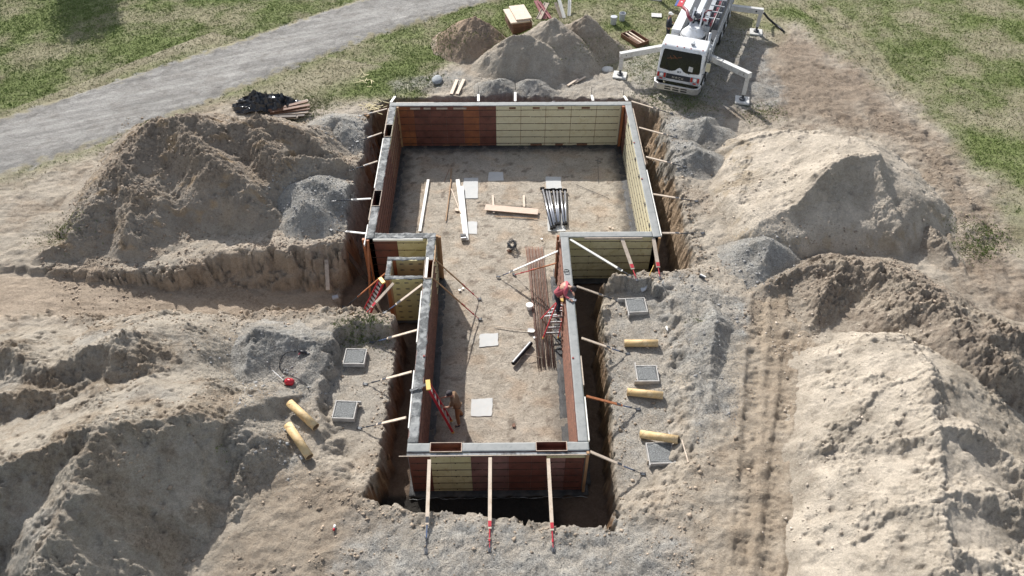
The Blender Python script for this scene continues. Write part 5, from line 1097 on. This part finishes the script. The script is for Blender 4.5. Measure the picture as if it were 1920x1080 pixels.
person('man in tan work clothes on the floor holding the folded red ladder', dict(pelvis=pl, chest=ch, neck=nk, head=hd, sh_l=ch+Vector((-.02, -.20, .08)), sh_r=ch+Vector((-.02, .20, .08)), el_l=ch+Vector((-.18, -.26, -.16)), el_r=ch+Vector((-.20, .22, -.12)), ha_l=(-2.12, 16.48, FLOOR+1.10), ha_r=(-2.13, 16.88, FLOOR+1.16),
    hip_l=pl+Vector((0, -.10, -.06)), hip_r=pl+Vector((0, .10, -.06)), kn_l=pl+Vector((-.02, -.12, -.46)), kn_r=pl+Vector((.02, .14, -.46)), an_l=(-1.62, 16.38, FLOOR+.12), an_r=(-1.52, 16.84, FLOOR+.12), to_l=(-1.80, 16.34, FLOOR+.09), to_r=(-1.70, 16.82, FLOOR+.09)), (-1, -.1, -.25), 'tan_shirt', 'orange_cloth', 'hat', bare_arms=True)
# ------------------------------------------------------------------ concrete pump truck
TX, TY, TZ = 9.1, 35.75, GR-.02; TR = R(-21.6)
tk = thing('pump_truck', 'white concrete pump truck with spread outriggers parked on gravel', 'truck', (TX, TY, TZ), TR)
def tb(name, mb, mat, parent=None, **kw): return build(name, mb, mat, parent or tk, local=True, **kw)
def ubox(mb, x0, x1, y0, y1, z0, z1): return mb.box(((x0+x1)/2, (y0+y1)/2, (z0+z1)/2), (abs(x1-x0), abs(y1-y0), abs(z1-z0)))
# cab: profile in y-z swept across x; front leans slightly back
CW = 1.14
prof = [(.06, .80), (.0, 1.30), (.02, 1.48), (.28, 2.55), (.40, 2.66), (1.40, 2.70), (1.50, 2.60), (1.52, .80)]
n = len(prof); mb = MB().add([(-CW, y, z) for y, z in prof]+[(CW, y, z) for y, z in prof], [tuple(range(n)), tuple(range(2*n-1, n-1, -1))]+[(i, n+i, n+(i+1) % n, (i+1) % n) for i in range(n)])
cab = tb('cab', mb, 'white', bevel=.07, seg=3)
def slope_pt(x, s, off=0):   # point on the windscreen slope, s 0 (bottom) .. 1 (top)
    a, b = Vector((0, .02, 1.48)), Vector((0, .28, 2.55)); nr = Vector((0, -(b.z-a.z), b.y-a.y)).normalized(); q = a.lerp(b, s)+nr*off; return Vector((x, q.y, q.z))
def screen(pts, off, thick):
    f = [slope_pt(x, s, off+thick) for x, s in pts]; bk = [slope_pt(x, s, off-.01) for x, s in pts]; n = len(pts)
    return MB().add(f+bk, [tuple(range(n)), tuple(range(2*n-1, n-1, -1))]+[(i, n+i, n+(i+1) % n, (i+1) % n) for i in range(n)])
ws = [(-1.02, .10), (-.98, .03), (-.40, -.02), (-.20, .04), (-.10, .14), (0, .19), (.10, .14), (.20, .04), (.40, -.02), (.98, .03), (1.02, .10), (.96, .86), (.90, .92), (-.90, .92), (-.96, .86)]
scr = tb('windscreen', screen(ws, .004, .012), 'glass')
tb('screen_seal', screen([(x*1.018, s+(.012 if s > .5 else -.012)) for x, s in ws], .001, .006), 'rubber')
for x0, x1 in ((-.72, -.50), (.30, .52)): tb('wiper', MB().tube([slope_pt(x1, -.05, .03), slope_pt(x0, .30, .03)], .014, 5).tube([slope_pt(x0-.02, .05, .03), slope_pt(x0+.02, .55, .03)], .010, 5), 'rubber', scr)
tb('sticker', screen([(.44, .10), (.66, .08), (.66, .30), (.44, .32)], .02, .003), 'dirty_white', scr)
for k, (a, b) in enumerate([((-.75, .52), (-.25, .60)), ((-.6, .66), (-.5, .50)), ((-.45, .70), (-.2, .56)), ((-.2, .62), (.0, .66))]): tb('screen_reflection', MB().tube([slope_pt(a[0], a[1], .018), slope_pt(b[0], b[1], .018)], .012, 5), 'rust_form', scr)  # orange streaks modelled on the glass to imitate reflections in the windscreen
# grille, lamps, bumper
gr = tb('grille', ubox(MB(), -.62, .62, -.035, .06, 1.02, 1.30), 'dark_steel', bevel=.01)
for k in range(4): tb('grille_slat', ubox(MB(), -.60, .60, -.05, -.036, 1.05+k*.065, 1.065+k*.065), 'black', gr)
def letters(txt, x0, z0, h, y, mat, parent, gap=.5):
    G = {'M': ['10001', '11011', '10101', '10001', '10001'], 'A': ['01110', '10001', '11111', '10001', '10001'], 'C': ['01111', '10000', '10000', '10000', '01111'], 'K': ['10010', '10100', '11000', '10100', '10010'], '5': ['1111', '1000', '1111', '0001', '1111'], '7': ['1111', '0001', '0010', '0100', '0100'], '1': ['010', '110', '010', '010', '111'], '9': ['111', '101', '111', '001', '111']}
    u_ = h/5; x = x0; mb = MB()
    for ch_ in txt:
        g_ = G[ch_]
        for r_, row in enumerate(g_):
            for c_, v in enumerate(row):
                if v == '1': mb.box((x+(c_+.5)*u_, y, z0+(4.5-r_)*u_), (u_*1.04, .012, u_*1.04))
        x += (len(g_[0])+gap*2.4)*u_
    return tb('lettering', mb, mat, parent)
letters('MACK', -.30, 1.10, .11, -.058, 'steel', gr, 1.0)
letters('57', -.085, 1.40, .10, -.012+.02, 'dark_steel', cab, .5)
for s in (-1, 1):
    pn = tb('lamp_panel', ubox(MB(), s*.64, s*1.10, -.03, .05, .90, 1.32), 'grey_paint', bevel=.01)
    tb('headlight', MB().tube([(s*.87, -.03, 1.20), (s*.87, -.055, 1.20)], .085, 16), 'lamp', pn)
    for x in (.70, 1.04): tb('marker_stripe', ubox(MB(), s*(x-.05), s*(x+.05), -.045, -.032, 1.06, 1.31), 'amber', pn)
    tb('turn_lamp', ubox(MB(), s*.79, s*.95, -.045, -.032, .95, 1.02), 'amber', pn)
    if s > 0: mr = tb('mirror', MB().box((s*1.38, .10, 1.95), (.22, .10, .46), R(-10*s)), 'cream', bevel=.02); tb('mirror_arm', MB().tube([(s*1.10, .35, 2.45), (s*1.36, .15, 2.3), (s*1.36, .15, 1.6), (s*1.12, .2, 1.45)], .014, 6), 'dark_steel', mr)
    dr = tb('door', ubox(MB(), s*(CW+.002), s*(CW+.014), .30, 1.38, 1.0, 2.50), 'white', bevel=.02); tb('side_window', MB().add([(s*(CW+.018), y, z) for y, z in ((.42, 1.62), (1.30, 1.62), (1.30, 2.38), (.58, 2.38))]+[(s*(CW+.012), y, z) for y, z in ((.42, 1.62), (1.30, 1.62), (1.30, 2.38), (.58, 2.38))], [(0, 1, 2, 3), (7, 6, 5, 4)]+[(i, 4+i, 4+(i+1) % 4, (i+1) % 4) for i in range(4)]), 'glass', dr); tb('handle', ubox(MB(), s*(CW+.015), s*(CW+.03), 1.15, 1.30, 1.40, 1.44), 'steel', dr)
mb = MB().add([(x, y, z) for x, y in ((-1.24, .25), (-1.16, -.12), (-.95, -.26), (.95, -.26), (1.16, -.12), (1.24, .25)) for z in (.48, .80)], []); 
pts = [(-1.24, .25), (-1.16, -.12), (-.95, -.26), (.95, -.26), (1.16, -.12), (1.24, .25)]; ipt = [(x*.93, y+.08) for x, y in pts]
mb = MB().prism([*pts, *ipt[::-1]], .46, .80); bm_ = tb('bumper', mb, 'steel', bevel=.015)
for x in (-.42, 0, .42): tb('bumper_slot', ubox(MB(), x-.16, x+.16, -.268, -.255, .53, .60), 'black', bm_)
for x in (-.42, 0, .42): tb('bumper_slot', ubox(MB(), x-.16, x+.16, -.268, -.255, .66, .72), 'black', bm_)
for x, y in ((-.35, .34), (0, .34), (.35, .34), (-.95, .36), (.95, .36)): tb('roof_lamp', MB().ball((x, y+.02, 2.66), .035, 8), 'amber', cab)
tb('roof_hatch', ubox(MB(), .28, .46, .62, .74, 2.70, 2.80), 'grey_paint', cab); tb('horn', MB().tube([(.36, .75, 2.74), (.36, 1.05, 2.74)], [.05, .02], 8), 'grey_paint', cab)
# chassis, wheels
ch_ = tb('chassis', ubox(ubox(MB(), -.45, -.32, .2, 10.5, .75, 1.02), .32, .45, .2, 10.5, .75, 1.02), 'dark_steel')
def wheel(x, y):
    s = 1 if x > 0 else -1; w_ = tb('wheel', MB().tube([(x-.15, y, .52), (x-.13, y, .52), (x+.13, y, .52), (x+.15, y, .52)], [.46, .52, .52, .46], 28), 'rubber', smooth=False)
    tb('rim', MB().tube([(x+s*.10, y, .52), (x+s*.16, y, .52)], [.30, .26], 20), 'steel', w_); tb('hub', MB().tube([(x+s*.16, y, .52), (x+s*.21, y, .52)], [.11, .08], 12), 'grey_paint', w_)
for y in (1.0, 2.15, 6.6, 7.9, 9.2):
    for s in (-1, 1): wheel(s*1.05, y)
for s in (-1, 1):
    tb('mudguard', ubox(MB(), s*.85, s*1.22, 1.78, 3.0, 1.10, 1.14), 'dark_steel'); 
tb('deck', ubox(MB(), -1.2, 1.2, 1.7, 10.6, 1.14, 1.24), 'dark_steel', bevel=.01)
# turret pedestal
tb('pedestal', MB().lathe([(.56, 1.24), (.56, 1.86), (.54, 1.90)], (0, 3.0, 0), 28), 'grey_paint')
tb('turret_ring', MB().lathe([(.66, 1.90), (.69, 1.93), (.69, 2.06), (.64, 2.08)], (0, 3.05, 0), 32), 'dark_steel')
tu = tb('turret', MB().lathe([(.64, 2.082), (.62, 2.15), (.36, 2.42), (.32, 2.50)], (0, 3.12, 0), 32), 'white')
tb('turret_cheek', MB().bar((-.26, 3.2, 2.3), (-.24, 4.0, 3.0), .08, .5).bar((.26, 3.2, 2.3), (.24, 4.0, 3.0), .08, .5), 'white', tu); tb('pin_boss', MB().tube([(-.34, 3.85, 2.85), (.34, 3.85, 2.85)], .13, 14), 'dark_steel', tu)
bo = tb('boom', MB().bar((0, 3.7, 2.8), (.05, 9.8, 3.05), .28, .34), 'white', bevel=.03)
tb('boom_cylinder', MB().tube([(0, 3.4, 2.4), (0, 4.6, 2.55)], .12, 14).tube([(0, 4.6, 2.55), (0, 5.5, 2.7)], .06, 10), 'white', bo)
tb('boom_nose', MB().tube([(0, 3.55, 2.82), (0, 3.75, 2.8)], [.11, .16], 16), 'dark_steel', bo)
for x, z, w_, h_, mt in ((.52, 2.75, .22, .30, 'grey_paint'), (.82, 2.65, .16, .20, 'maroon'), (1.04, 2.55, .30, .34, 'dark_steel'), (.62, 2.35, .30, .30, 'grey_paint'), (1.24, 2.30, .05, .08, 'dirty_white')): tb('boom_section', ubox(MB(), x-w_/2, x+w_/2, 3.3, 10.2, z-h_/2, z+h_/2), mt, bo, bevel=.012)
for k in range(9): tb('boom_bracket', ubox(MB(), .42, 1.16, 3.5+k*.75, 3.56+k*.75, 2.86, 2.93), 'grey_paint', bo)
tb('boom_hose', MB().tube([(.72, 2.6+.0, 1.5), (.86, 2.7, 2.4), (.94, 3.4, 2.9), (.96, 5, 2.86), (.92, 7, 2.9), (.96, 10, 2.86)], .055, 8), 'black', bo, smooth=True)
tb('delivery_pipe', MB().tube([(-.9, 4.1, 2.95), (-.62, 3.7, 3.0), (-.45, 3.3, 2.9), (-.2, 3.15, 2.75)], .085, 10), 'maroon', smooth=True)
tb('delivery_pipe', MB().tube([(.40, 3.2, 2.9), (.62, 3.5, 2.7), (.5, 4.2, 2.6), (.5, 6, 2.6)], .07, 10), 'maroon', smooth=True)
for s, zz in ((1, 1.75),):
    tb('rail', MB().tube([(1.24, 2.0, 1.3), (1.24, 2.0, 2.15), (1.24, 2.4, 2.3), (1.24, 9.8, 2.3)], .03, 6).tube([(1.24, 2.2, 1.75), (1.24, 9.8, 1.75)], .022, 6), 'grey_paint')
    for k in range(6): tb('rail_post', MB().tube([(1.24, 3+k*1.3, 1.2), (1.24, 3+k*1.3, 2.3)], .02, 6), 'grey_paint')
tb('pump_block', MB().ball((0, 3.75, 2.35), .26, 10, (1, 1, .9), .12), 'dark_steel'); tb('pump_pipes', MB().tube([(-.3, 3.6, 2.3), (-.5, 3.9, 2.5), (-.3, 4.3, 2.7)], .05, 8).tube([(.3, 3.6, 2.4), (.42, 4.0, 2.6), (.38, 4.5, 2.6)], .05, 8), 'dark_steel')
tb('valve_bank', MB().box((.45, 3.0, 1.75), (.26, .5, .5)).tube([(.3, 2.8, 2.0), (.6, 2.9, 2.1), (.8, 3.3, 2.0)], .03, 6), 'dark_steel')
tb('hose_loop', MB().tube([(.2, 3.6, 2.9), (.45, 3.9, 3.1), (.6, 4.4, 2.9), (.45, 4.8, 2.7)], .035, 6).tube([(.1, 3.5, 2.7), (.5, 3.7, 2.9), (.66, 4.2, 2.7)], .03, 6), 'maroon', smooth=True)
# left side tanks and boxes
tb('side_box', ubox(MB(), -1.2, -.72, 3.3, 7.2, 1.24, 2.05), 'white', bevel=.03); tb('side_box', ubox(MB(), -1.15, -.66, 2.05, 3.2, 1.24, 1.75), 'grey_paint', bevel=.03)
tb('tank_cap', MB().lathe([(.12, 1.75), (.12, 1.84), (.06, 1.86)], (-.9, 2.6, 0), 14), 'dark_steel'); tb('tank_ring', MB().lathe([(.2, 1.75), (.2, 1.78), (.15, 1.79)], (-.9, 2.6, 0), 18), 'steel')
for k in range(3): tb('cab_hose', MB().tube([(-.95+.1*k, 1.85, 1.3), (-.98+.1*k, 1.9, 2.1), (-.95+.1*k, 2.4, 2.2), (-.9+.1*k, 3.2, 1.9)], .02, 6), 'steel')
hp_ = tb('hydraulic_box', ubox(MB(), .66, 1.18, 1.95, 2.6, 1.24, 1.95), 'grey_paint', bevel=.03); tb('exhaust_stack', MB().tube([(1.0, 1.86, 1.3), (1.0, 1.86, 2.9)], .07, 10), 'steel', smooth=True)
tb('manifold', MB().tube([(.70, 2.2, 2.0), (.90, 2.9, 2.1), (1.1, 3.0, 1.9)], .04, 8).tube([(.75, 2.1, 2.0), (.80, 2.6, 2.3)], .05, 8).ball((.95, 2.5, 2.05), .10, 8), 'dark_steel')
tb('flag_panel', ubox(MB(), -1.52, -1.22, 6.0, 7.6, 2.06, 2.10), 'truck_red', bevel=.01); tb('flag_edge', ubox(MB(), -1.66, -1.53, 6.0, 7.6, 2.05, 2.09), 'truck_blue'); tb('panel_mark', ubox(MB(), -1.42, -1.32, 6.5, 6.62, 2.101, 2.106), 'white')
tb('hopper', MB().add([(-.7, 10.6, 1.0), (.7, 10.6, 1.0), (.5, 11.6, .7), (-.5, 11.6, .7), (-.95, 10.5, 1.7), (.95, 10.5, 1.7), (.95, 12.1, 1.6), (-.95, 12.1, 1.6)], [(0, 1, 2, 3), (0, 4, 5, 1), (1, 5, 6, 2), (2, 6, 7, 3), (3, 7, 4, 0)]), 'truck_red')
# outriggers
def outrigger(root, elbow, zpad, w_=.30):
    r0 = Vector(root); e0 = Vector(elbow)
    a = tb('outrigger_arm', MB().bar(r0, e0+(e0-r0).normalized()*.12, .26, w_), 'dirty_white', bevel=.015)
    tb('arm_hole', MB().tube([e0-(e0-r0).normalized()*.25+Vector((0, -.15, 0)), e0-(e0-r0).normalized()*.25+Vector((0, .15, 0))], .05, 10), 'black', a)
    zl = zpad-TZ; tb('outrigger_leg', MB().box((e0.x, e0.y, (e0.z+zl+.42)/2), (.20, .20, e0.z-zl-.42)), 'dirty_white', bevel=.01)
    tb('jack_ram', MB().tube([(e0.x, e0.y, zl+.5), (e0.x, e0.y, zl+.1)], .065, 12), 'dark_steel')
    p_ = tb('outrigger_pad', MB().box((e0.x, e0.y, zl+.06), (.72, .72, .09), R(8)), 'dirty_white', bevel=.01); tb('pad_boss', MB().lathe([(.16, 0), (.16, .07), (.09, .09)], (e0.x, e0.y, zl+.105), 14), 'dark_steel', p_)
def toloc(v): return PINV[tk.name]@Vector(v)
for (px, py), (rx, ry, rz_), zl_ in (((1162, 143), (-1.1, 2.45, 1.45), 1.30), ((1391, 190), (1.1, 2.35, 1.35), 1.62), ((1417, 62), (1.15, 8.3, 1.45), 1.35)):
    p = on(px, py); l_ = toloc(p); outrigger((rx, ry, rz_), (l_.x, l_.y, zl_), p.z)
outrigger((-1.15, 9.9, 1.45), (-3.6, 10.9, 1.35), -.6)
# worker beside the truck
p = toloc(on(1250, 66)); q = Matrix.Translation((TX, TY, TZ))@Matrix.Rotation(TR, 4, 'Z'); b = Vector(on(1249, 79)); pl = b+Vector((0, 0, .94)); ch = pl+Vector((0, .02, .42)); nk = ch+Vector((0, 0, .20)); hd = nk+Vector((0, -.03, .13)); X_ = Vector((0, 1, 0)); Y_ = Vector((1, .2, 0)).normalized()
person('person in dark work clothes with a white cap at the left side of the truck', dict(pelvis=pl, chest=ch, neck=nk, head=hd, sh_l=ch+X_*.2+Vector((0, 0, .08)), sh_r=ch-X_*.2+Vector((0, 0, .08)), el_l=ch+X_*.26+Vector((.08, 0, -.2)), el_r=ch-X_*.26+Vector((.08, 0, -.2)), ha_l=ch+X_*.18+Vector((.26, 0, -.26)), ha_r=ch-X_*.18+Vector((.26, 0, -.24)),
    hip_l=pl+X_*.1-Vector((0, 0, .06)), hip_r=pl-X_*.1-Vector((0, 0, .06)), kn_l=b+X_*.12+Vector((.03, 0, .5)), kn_r=b-X_*.12+Vector((.03, 0, .5)), an_l=b+X_*.13+Vector((0, 0, .1)), an_r=b-X_*.13+Vector((0, 0, .1)), to_l=b+X_*.13+Vector((.16, 0, .06)), to_r=b-X_*.13+Vector((.16, 0, .06))), (1, -.1, -.1), 'dark_cloth', 'dark_cloth', 'white_plastic')
# rubber hose on the grass
pts = [un(x, y, z) for x, y, z in ((1432, 24, .3), (1440, 34, -.2), (1450, 43, -.5), (1462, 52, -.52), (1470, 60, -.52))]; single('rubber_hose', MB().tube(pts, .065, 10), 'black', 'thick black hose lying off the far right outrigger arm', 'hose', smooth=True)
# ------------------------------------------------------------------ uncountable ground litter
RS = np.random.RandomState(11)
def look(X, Y):
    a = np.clip((X+28)/.09, 0, len(_sx)-1.001); b = np.clip((Y-8)/.09, 0, len(_sy)-1.001); i = a.astype(int); j = b.astype(int); u = a-i; v = b-j
    return (_SH[j, i]*(1-u)+_SH[j, i+1]*u)*(1-v)+(_SH[j+1, i]*(1-u)+_SH[j+1, i+1]*u)*v
def raw_mesh(name, V, F_, mat, cols=None):
    me = bpy.data.meshes.new(name); me.vertices.add(len(V)); me.vertices.foreach_set('co', V.astype('f').ravel()); k = F_.shape[1]
    me.loops.add(F_.size); me.loops.foreach_set('vertex_index', F_.astype('i').ravel()); me.polygons.add(len(F_)); me.polygons.foreach_set('loop_start', np.arange(0, F_.size, k, dtype='i')); me.polygons.foreach_set('loop_total', np.full(len(F_), k, 'i')); me.update(calc_edges=True)
    if cols is not None: a = me.color_attributes.new('tint', 'FLOAT_COLOR', 'POINT'); c = np.ones((len(V), 4), 'f'); c[:, :3] = cols; a.data.foreach_set('color', c.ravel())
    me.materials.append(mat); o = bpy.data.objects.new(name, me); COL.objects.link(o); return o
def tint_mat(name, rough=.9, trans=0):
    m, nt, bs = new_mat(name); a = node(nt, 'ShaderNodeVertexColor', layer_name='tint'); L(nt, a.outputs[0], bs.inputs['Base Color']); bs.inputs['Roughness'].default_value = rough; bs.inputs['Specular IOR Level'].default_value = .15; return m
GM = tint_mat('grass_blades'); SM = tint_mat('soil_crumbs')
# turf
N = 900000; X = RS.uniform(-34, 36, N); Y = RS.uniform(20, 54, N); keepf = (np.abs(X) < 4+Y*.72) & (RS.rand(N) < np.clip(60/(Y+20), .5, 1.0))
X, Y = X[keepf], Y[keepf]
g, gn = grass_mask(X, Y); dm = dirt_mask(X, Y); rdd = sdist(ROAD, X, Y); gg = np.maximum(g, .42*(1-dm)*(rdd < -.25)); k = RS.rand(len(X)) < gg*.5; X, Y, g, gn = X[k], Y[k], g[k], gn[k]
_sp = [(on(px, py), r_, n_) for px, py, r_, n_ in ((690, 612, .45, 500), (655, 612, .3, 300), (560, 215, .5, 500), (590, 195, .6, 700), (1845, 440, .7, 900), (1830, 470, .4, 400), (120, 430, .7, 500), (290, 236, .3, 200), (1235, 190, .8, 700), (1300, 195, .8, 500), (1430, 210, .6, 500), (860, 965, .3, 60), (1050, 985, .3, 60), (1310, 600, .2, 40), (400, 830, .15, 40))]
_ex = np.concatenate([np.stack([q.x+RS.normal(0, r_, n_), q.y+RS.normal(0, r_*.8, n_)], -1) for q, r_, n_ in _sp]); X = np.concatenate([X, _ex[:, 0]]); Y = np.concatenate([Y, _ex[:, 1]]); g = np.concatenate([g, np.full(len(_ex), .6)]); gn = np.concatenate([gn, np.full(len(_ex), .2)])
Z = np.where((Y < 51.5) & (np.abs(X) < 27.5), look(X, Y), base_h(X, Y)); k = (Z > -1.3) & (Z < .6); X, Y, Z, g, gn = X[k], Y[k], Z[k], g[k], gn[k]; n = len(X)
clump = perlin(X*1.3, Y*1.3); V = []; C = []
green = (RS.rand(n) < np.clip(.2+g*.75+.5*clump+.25*gn, .05, .93))
for b in range(3):
    a = RS.uniform(0, 6.283, n); h = RS.uniform(.02, .055, n)*(1+.9*np.clip(clump+.1, 0, 1)); w_ = RS.uniform(.012, .026, n); ox = RS.normal(0, .03, n); oy = RS.normal(0, .03, n); le = RS.uniform(.2, .9, n)*h; la = RS.uniform(0, 6.283, n)
    p0 = np.stack([X+ox-np.cos(a)*w_, Y+oy-np.sin(a)*w_, Z-.012], -1); p1 = np.stack([X+ox+np.cos(a)*w_, Y+oy+np.sin(a)*w_, Z-.012], -1); p2 = np.stack([X+ox+np.cos(la)*le, Y+oy+np.sin(la)*le, Z+h], -1)
    V.append(np.stack([p0, p1, p2], 1))
    v = RS.uniform(.65, 1.35, n)[:, None]; c = np.where(green[:, None], np.array([.15, .205, .06])*v, np.array([.31, .285, .18])*v); c = np.where(((RS.rand(n) < .25) & green)[:, None], np.array([.21, .26, .085])*v, c); C.append(np.repeat(c[:, None], 3, 1))
V = np.concatenate(V).reshape(-1, 3); C = np.clip(np.concatenate(C).reshape(-1, 3), 0, 1)
gr_ = raw_mesh('grass', V, np.arange(len(V)).reshape(-1, 3), GM, C); gr_['kind'] = 'stuff'; tag(gr_, 'short patchy grass, green and straw coloured, on the open ground', 'grass')
# crumbs and stones: low-poly lumps
def lumps(name, label, cat, X, Y, size, cols, seed):
    Z = look(X, Y); n = len(X); rs = np.random.RandomState(seed)
    base = np.array([(1, 0, 0), (-1, 0, 0), (0, 1, 0), (0, -1, 0), (0, 0, 1), (0, 0, -1)], float); F_ = np.array([(0, 2, 4), (2, 1, 4), (1, 3, 4), (3, 0, 4), (2, 0, 5), (1, 2, 5), (3, 1, 5), (0, 3, 5)])
    P_ = base[None]*(size[:, None, None]*rs.uniform(.55, 1.3, (n, 6, 3)))+rs.normal(0, .18, (n, 6, 3))*size[:, None, None]; a = rs.uniform(0, 6.283, n); c, s = np.cos(a)[:, None], np.sin(a)[:, None]
    P_ = np.stack([P_[..., 0]*c-P_[..., 1]*s, P_[..., 0]*s+P_[..., 1]*c, P_[..., 2]*.75], -1)+np.stack([X, Y, Z+size*.15], -1)[:, None]
    o = raw_mesh(name, P_.reshape(-1, 3), (F_[None]+6*np.arange(n)[:, None, None]).reshape(-1, 3), SM, np.repeat(cols, 6, 0)); o['kind'] = 'stuff'; tag(o, label, cat)
N = 420000; X = RS.uniform(-19, 21, N); Y = RS.uniform(9.3, 34, N); ok = (np.abs(X) < 3+Y*.68); X, Y = X[ok], Y[ok]
n1 = fbm(X*.5, Y*.5, 4); n2 = fbm(X*1.6+7, Y*1.6, 3); Z = look(X, Y); inpit = sdist(TRENCH, X, Y) > -.05
col = np.broadcast_to(np.array([.36, .29, .22]), X.shape+(3,)).copy(); dens = np.clip(.10+.55*n1+.5*n2, .02, 1)
for (ob, hp) in HEAPOBJ:
    ap = np.array([q for l in hp['pts'] for q in l]); near = np.min([(X-q[0])**2+(Y-q[1])**2 for q in ap], 0) < 6
    if hp['col'] in ('brown', 'lb'): dens = np.where(near, dens+.28, dens); col[near] = (.34, .275, .215)
    if hp['col'] == 'rf': col[near] = (.50, .43, .35); dens = np.where(near, dens*.6, dens)
    if hp['col'] == 'rb': col[near] = (.50, .43, .35); dens = np.where(near, dens*.5, dens)
    if hp['col'] == 'gravel': col[near & (np.min([(X-q[0])**2+(Y-q[1])**2 for q in ap], 0) < 1.2)] = (.30, .295, .285)
edge = np.exp(-((sdist(TRENCH, X, Y)+.25)/.3)**2)+np.exp(-((sdist(RAMP, X, Y)+.1)/.3)**2)*(Y > 19); dens = dens+.9*edge
terr = (sdist(TERR_R, X, Y) > 0) | (sdist(TERR_L, X, Y) > 0); dens = np.where(terr, dens*.4, dens); gvf = (X > -4) & (X < 5) & (Y < 11.6); dens = np.where(gvf, dens*.5, dens)
k = (RS.rand(len(X)) < dens*.42) & ~inpit; X, Y, col = X[k], Y[k], col[k]
size = np.exp(RS.normal(-4.0, .68, len(X))).clip(.007, .085); col = col*RS.uniform(.7, 1.35, (len(X), 1))
lumps('soil_crumbs', 'loose crumbs and clods of soil scattered over the heaps', 'soil crumbs', X, Y, size, col, 5)
# gravel stones
pts = []
for (ob, hp) in HEAPOBJ:
    if hp['col'] != 'gravel': continue
    for l in hp['pts']:
        for q in l: m_ = 1500; pts.append(np.stack([q[0]+RS.normal(0, .75, m_), q[1]+RS.normal(0, .75, m_)], -1))
m_ = 12000; a = np.stack([RS.uniform(-5, 7, m_), RS.uniform(9.3, 12, m_)], -1); pts.append(a[(sdist(GRAVEL[0][0], a[:, 0], a[:, 1]) > 0)]); a = np.stack([RS.uniform(2.5, 9, m_), RS.uniform(13, 23, m_)], -1); pts.append(a[(sdist(GRAVEL[3][0], a[:, 0], a[:, 1]) > -.2) | (sdist(GRAVEL[1][0], a[:, 0], a[:, 1]) > 0)])
m_ = 12000; a = np.stack([RS.uniform(5, 15, m_), RS.uniform(33, 43, m_)], -1); pts.append(a[(sdist(GRAVEL[4][0], a[:, 0], a[:, 1]) > -.2)])
pts = np.concatenate(pts); X, Y = pts[:, 0], pts[:, 1]; k = (sdist(TRENCH, X, Y) < 0); X, Y = X[k], Y[k]; v = RS.uniform(.6, 1.35, (len(X), 1)); lumps('gravel_stones', 'loose grey stones lying on the gravel', 'gravel', X, Y, RS.uniform(.008, .020, len(X)), np.array([[.35, .335, .305]])*v, 6)
# floor litter inside the walls
N = 9000; X = RS.uniform(XL+TH, XR-TH, N); Y = RS.uniform(YF+TH, YB-TH, N); k = (Y > YW+TH) | ((X > NL+TH) & (X < NR-TH)); X, Y = X[k], Y[k]; v = RS.uniform(.5, 1.3, (len(X), 1)); lumps('floor_crumbs', 'small stones and crumbs on the dirt floor inside the walls', 'crumbs', X, Y, RS.uniform(.008, .022, len(X)), np.array([[.36, .31, .25]])*v, 9)
# tree just outside the upper left corner, its shadow falls on the lawn
def tree(label, x, y, zb, hgt, rad):
    t = thing('tree', label, 'tree', (x, y, zb)); rs = np.random.RandomState(5)
    build('trunk', MB().tube([(0, 0, -.2), (.05, .02, hgt*.3), (.0, .1, hgt*.6), (.1, 0, hgt*.92)], [.28, .22, .14, .04], 10), 'dark_wood', t, local=True, smooth=True)
    mb = MB()
    for k in range(14):
        a = rs.uniform(0, 6.28); h0 = rs.uniform(.35, .8)*hgt; e = Vector((math.cos(a)*rad*.75, math.sin(a)*rad*.75, h0+rs.uniform(.3, 1.6))); mb.tube([(0, 0, h0), e*.5+Vector((0, 0, h0*.5+.2)), e], [.08, .05, .02], 6)
    build('limb', mb, 'dark_wood', t, local=True)
    n = 26000; cl = rs.normal(0, 1, (60, 3)); cl /= np.linalg.norm(cl, axis=1)[:, None]; cl *= rs.uniform(.4, 1, (60, 1)); cl = cl*np.array([rad, rad, hgt*.34])+np.array([0, 0, hgt*.66]); i = rs.randint(0, 60, n); c = cl[i]+rs.normal(0, .38, (n, 3)); u_ = rs.normal(0, 1, (n, 3)); u_ /= np.linalg.norm(u_, axis=1)[:, None]; w_ = np.cross(u_, rs.normal(0, 1, (n, 3))); w_ /= np.linalg.norm(w_, axis=1)[:, None]; s = rs.uniform(.05, .11, (n, 1))
    V = np.stack([c-u_*s, c+w_*s*.6, c+u_*s, c-w_*s*.6], 1).reshape(-1, 3); o = raw_mesh('crown', V, np.arange(n*4).reshape(-1, 4), GM, np.repeat(np.array([[.06, .10, .03]])*rs.uniform(.6, 1.4, (n, 1)), 4, 0)); o.parent = t
TC = un(165, 20, GR); D_ = -SUNH; hh = 8.5; q = TC+D_*((hh*.66)/D_.z)
tree('leafy tree beyond the gravel road whose shadow falls on the lawn', q.x, q.y, GR, hh, 1.75)
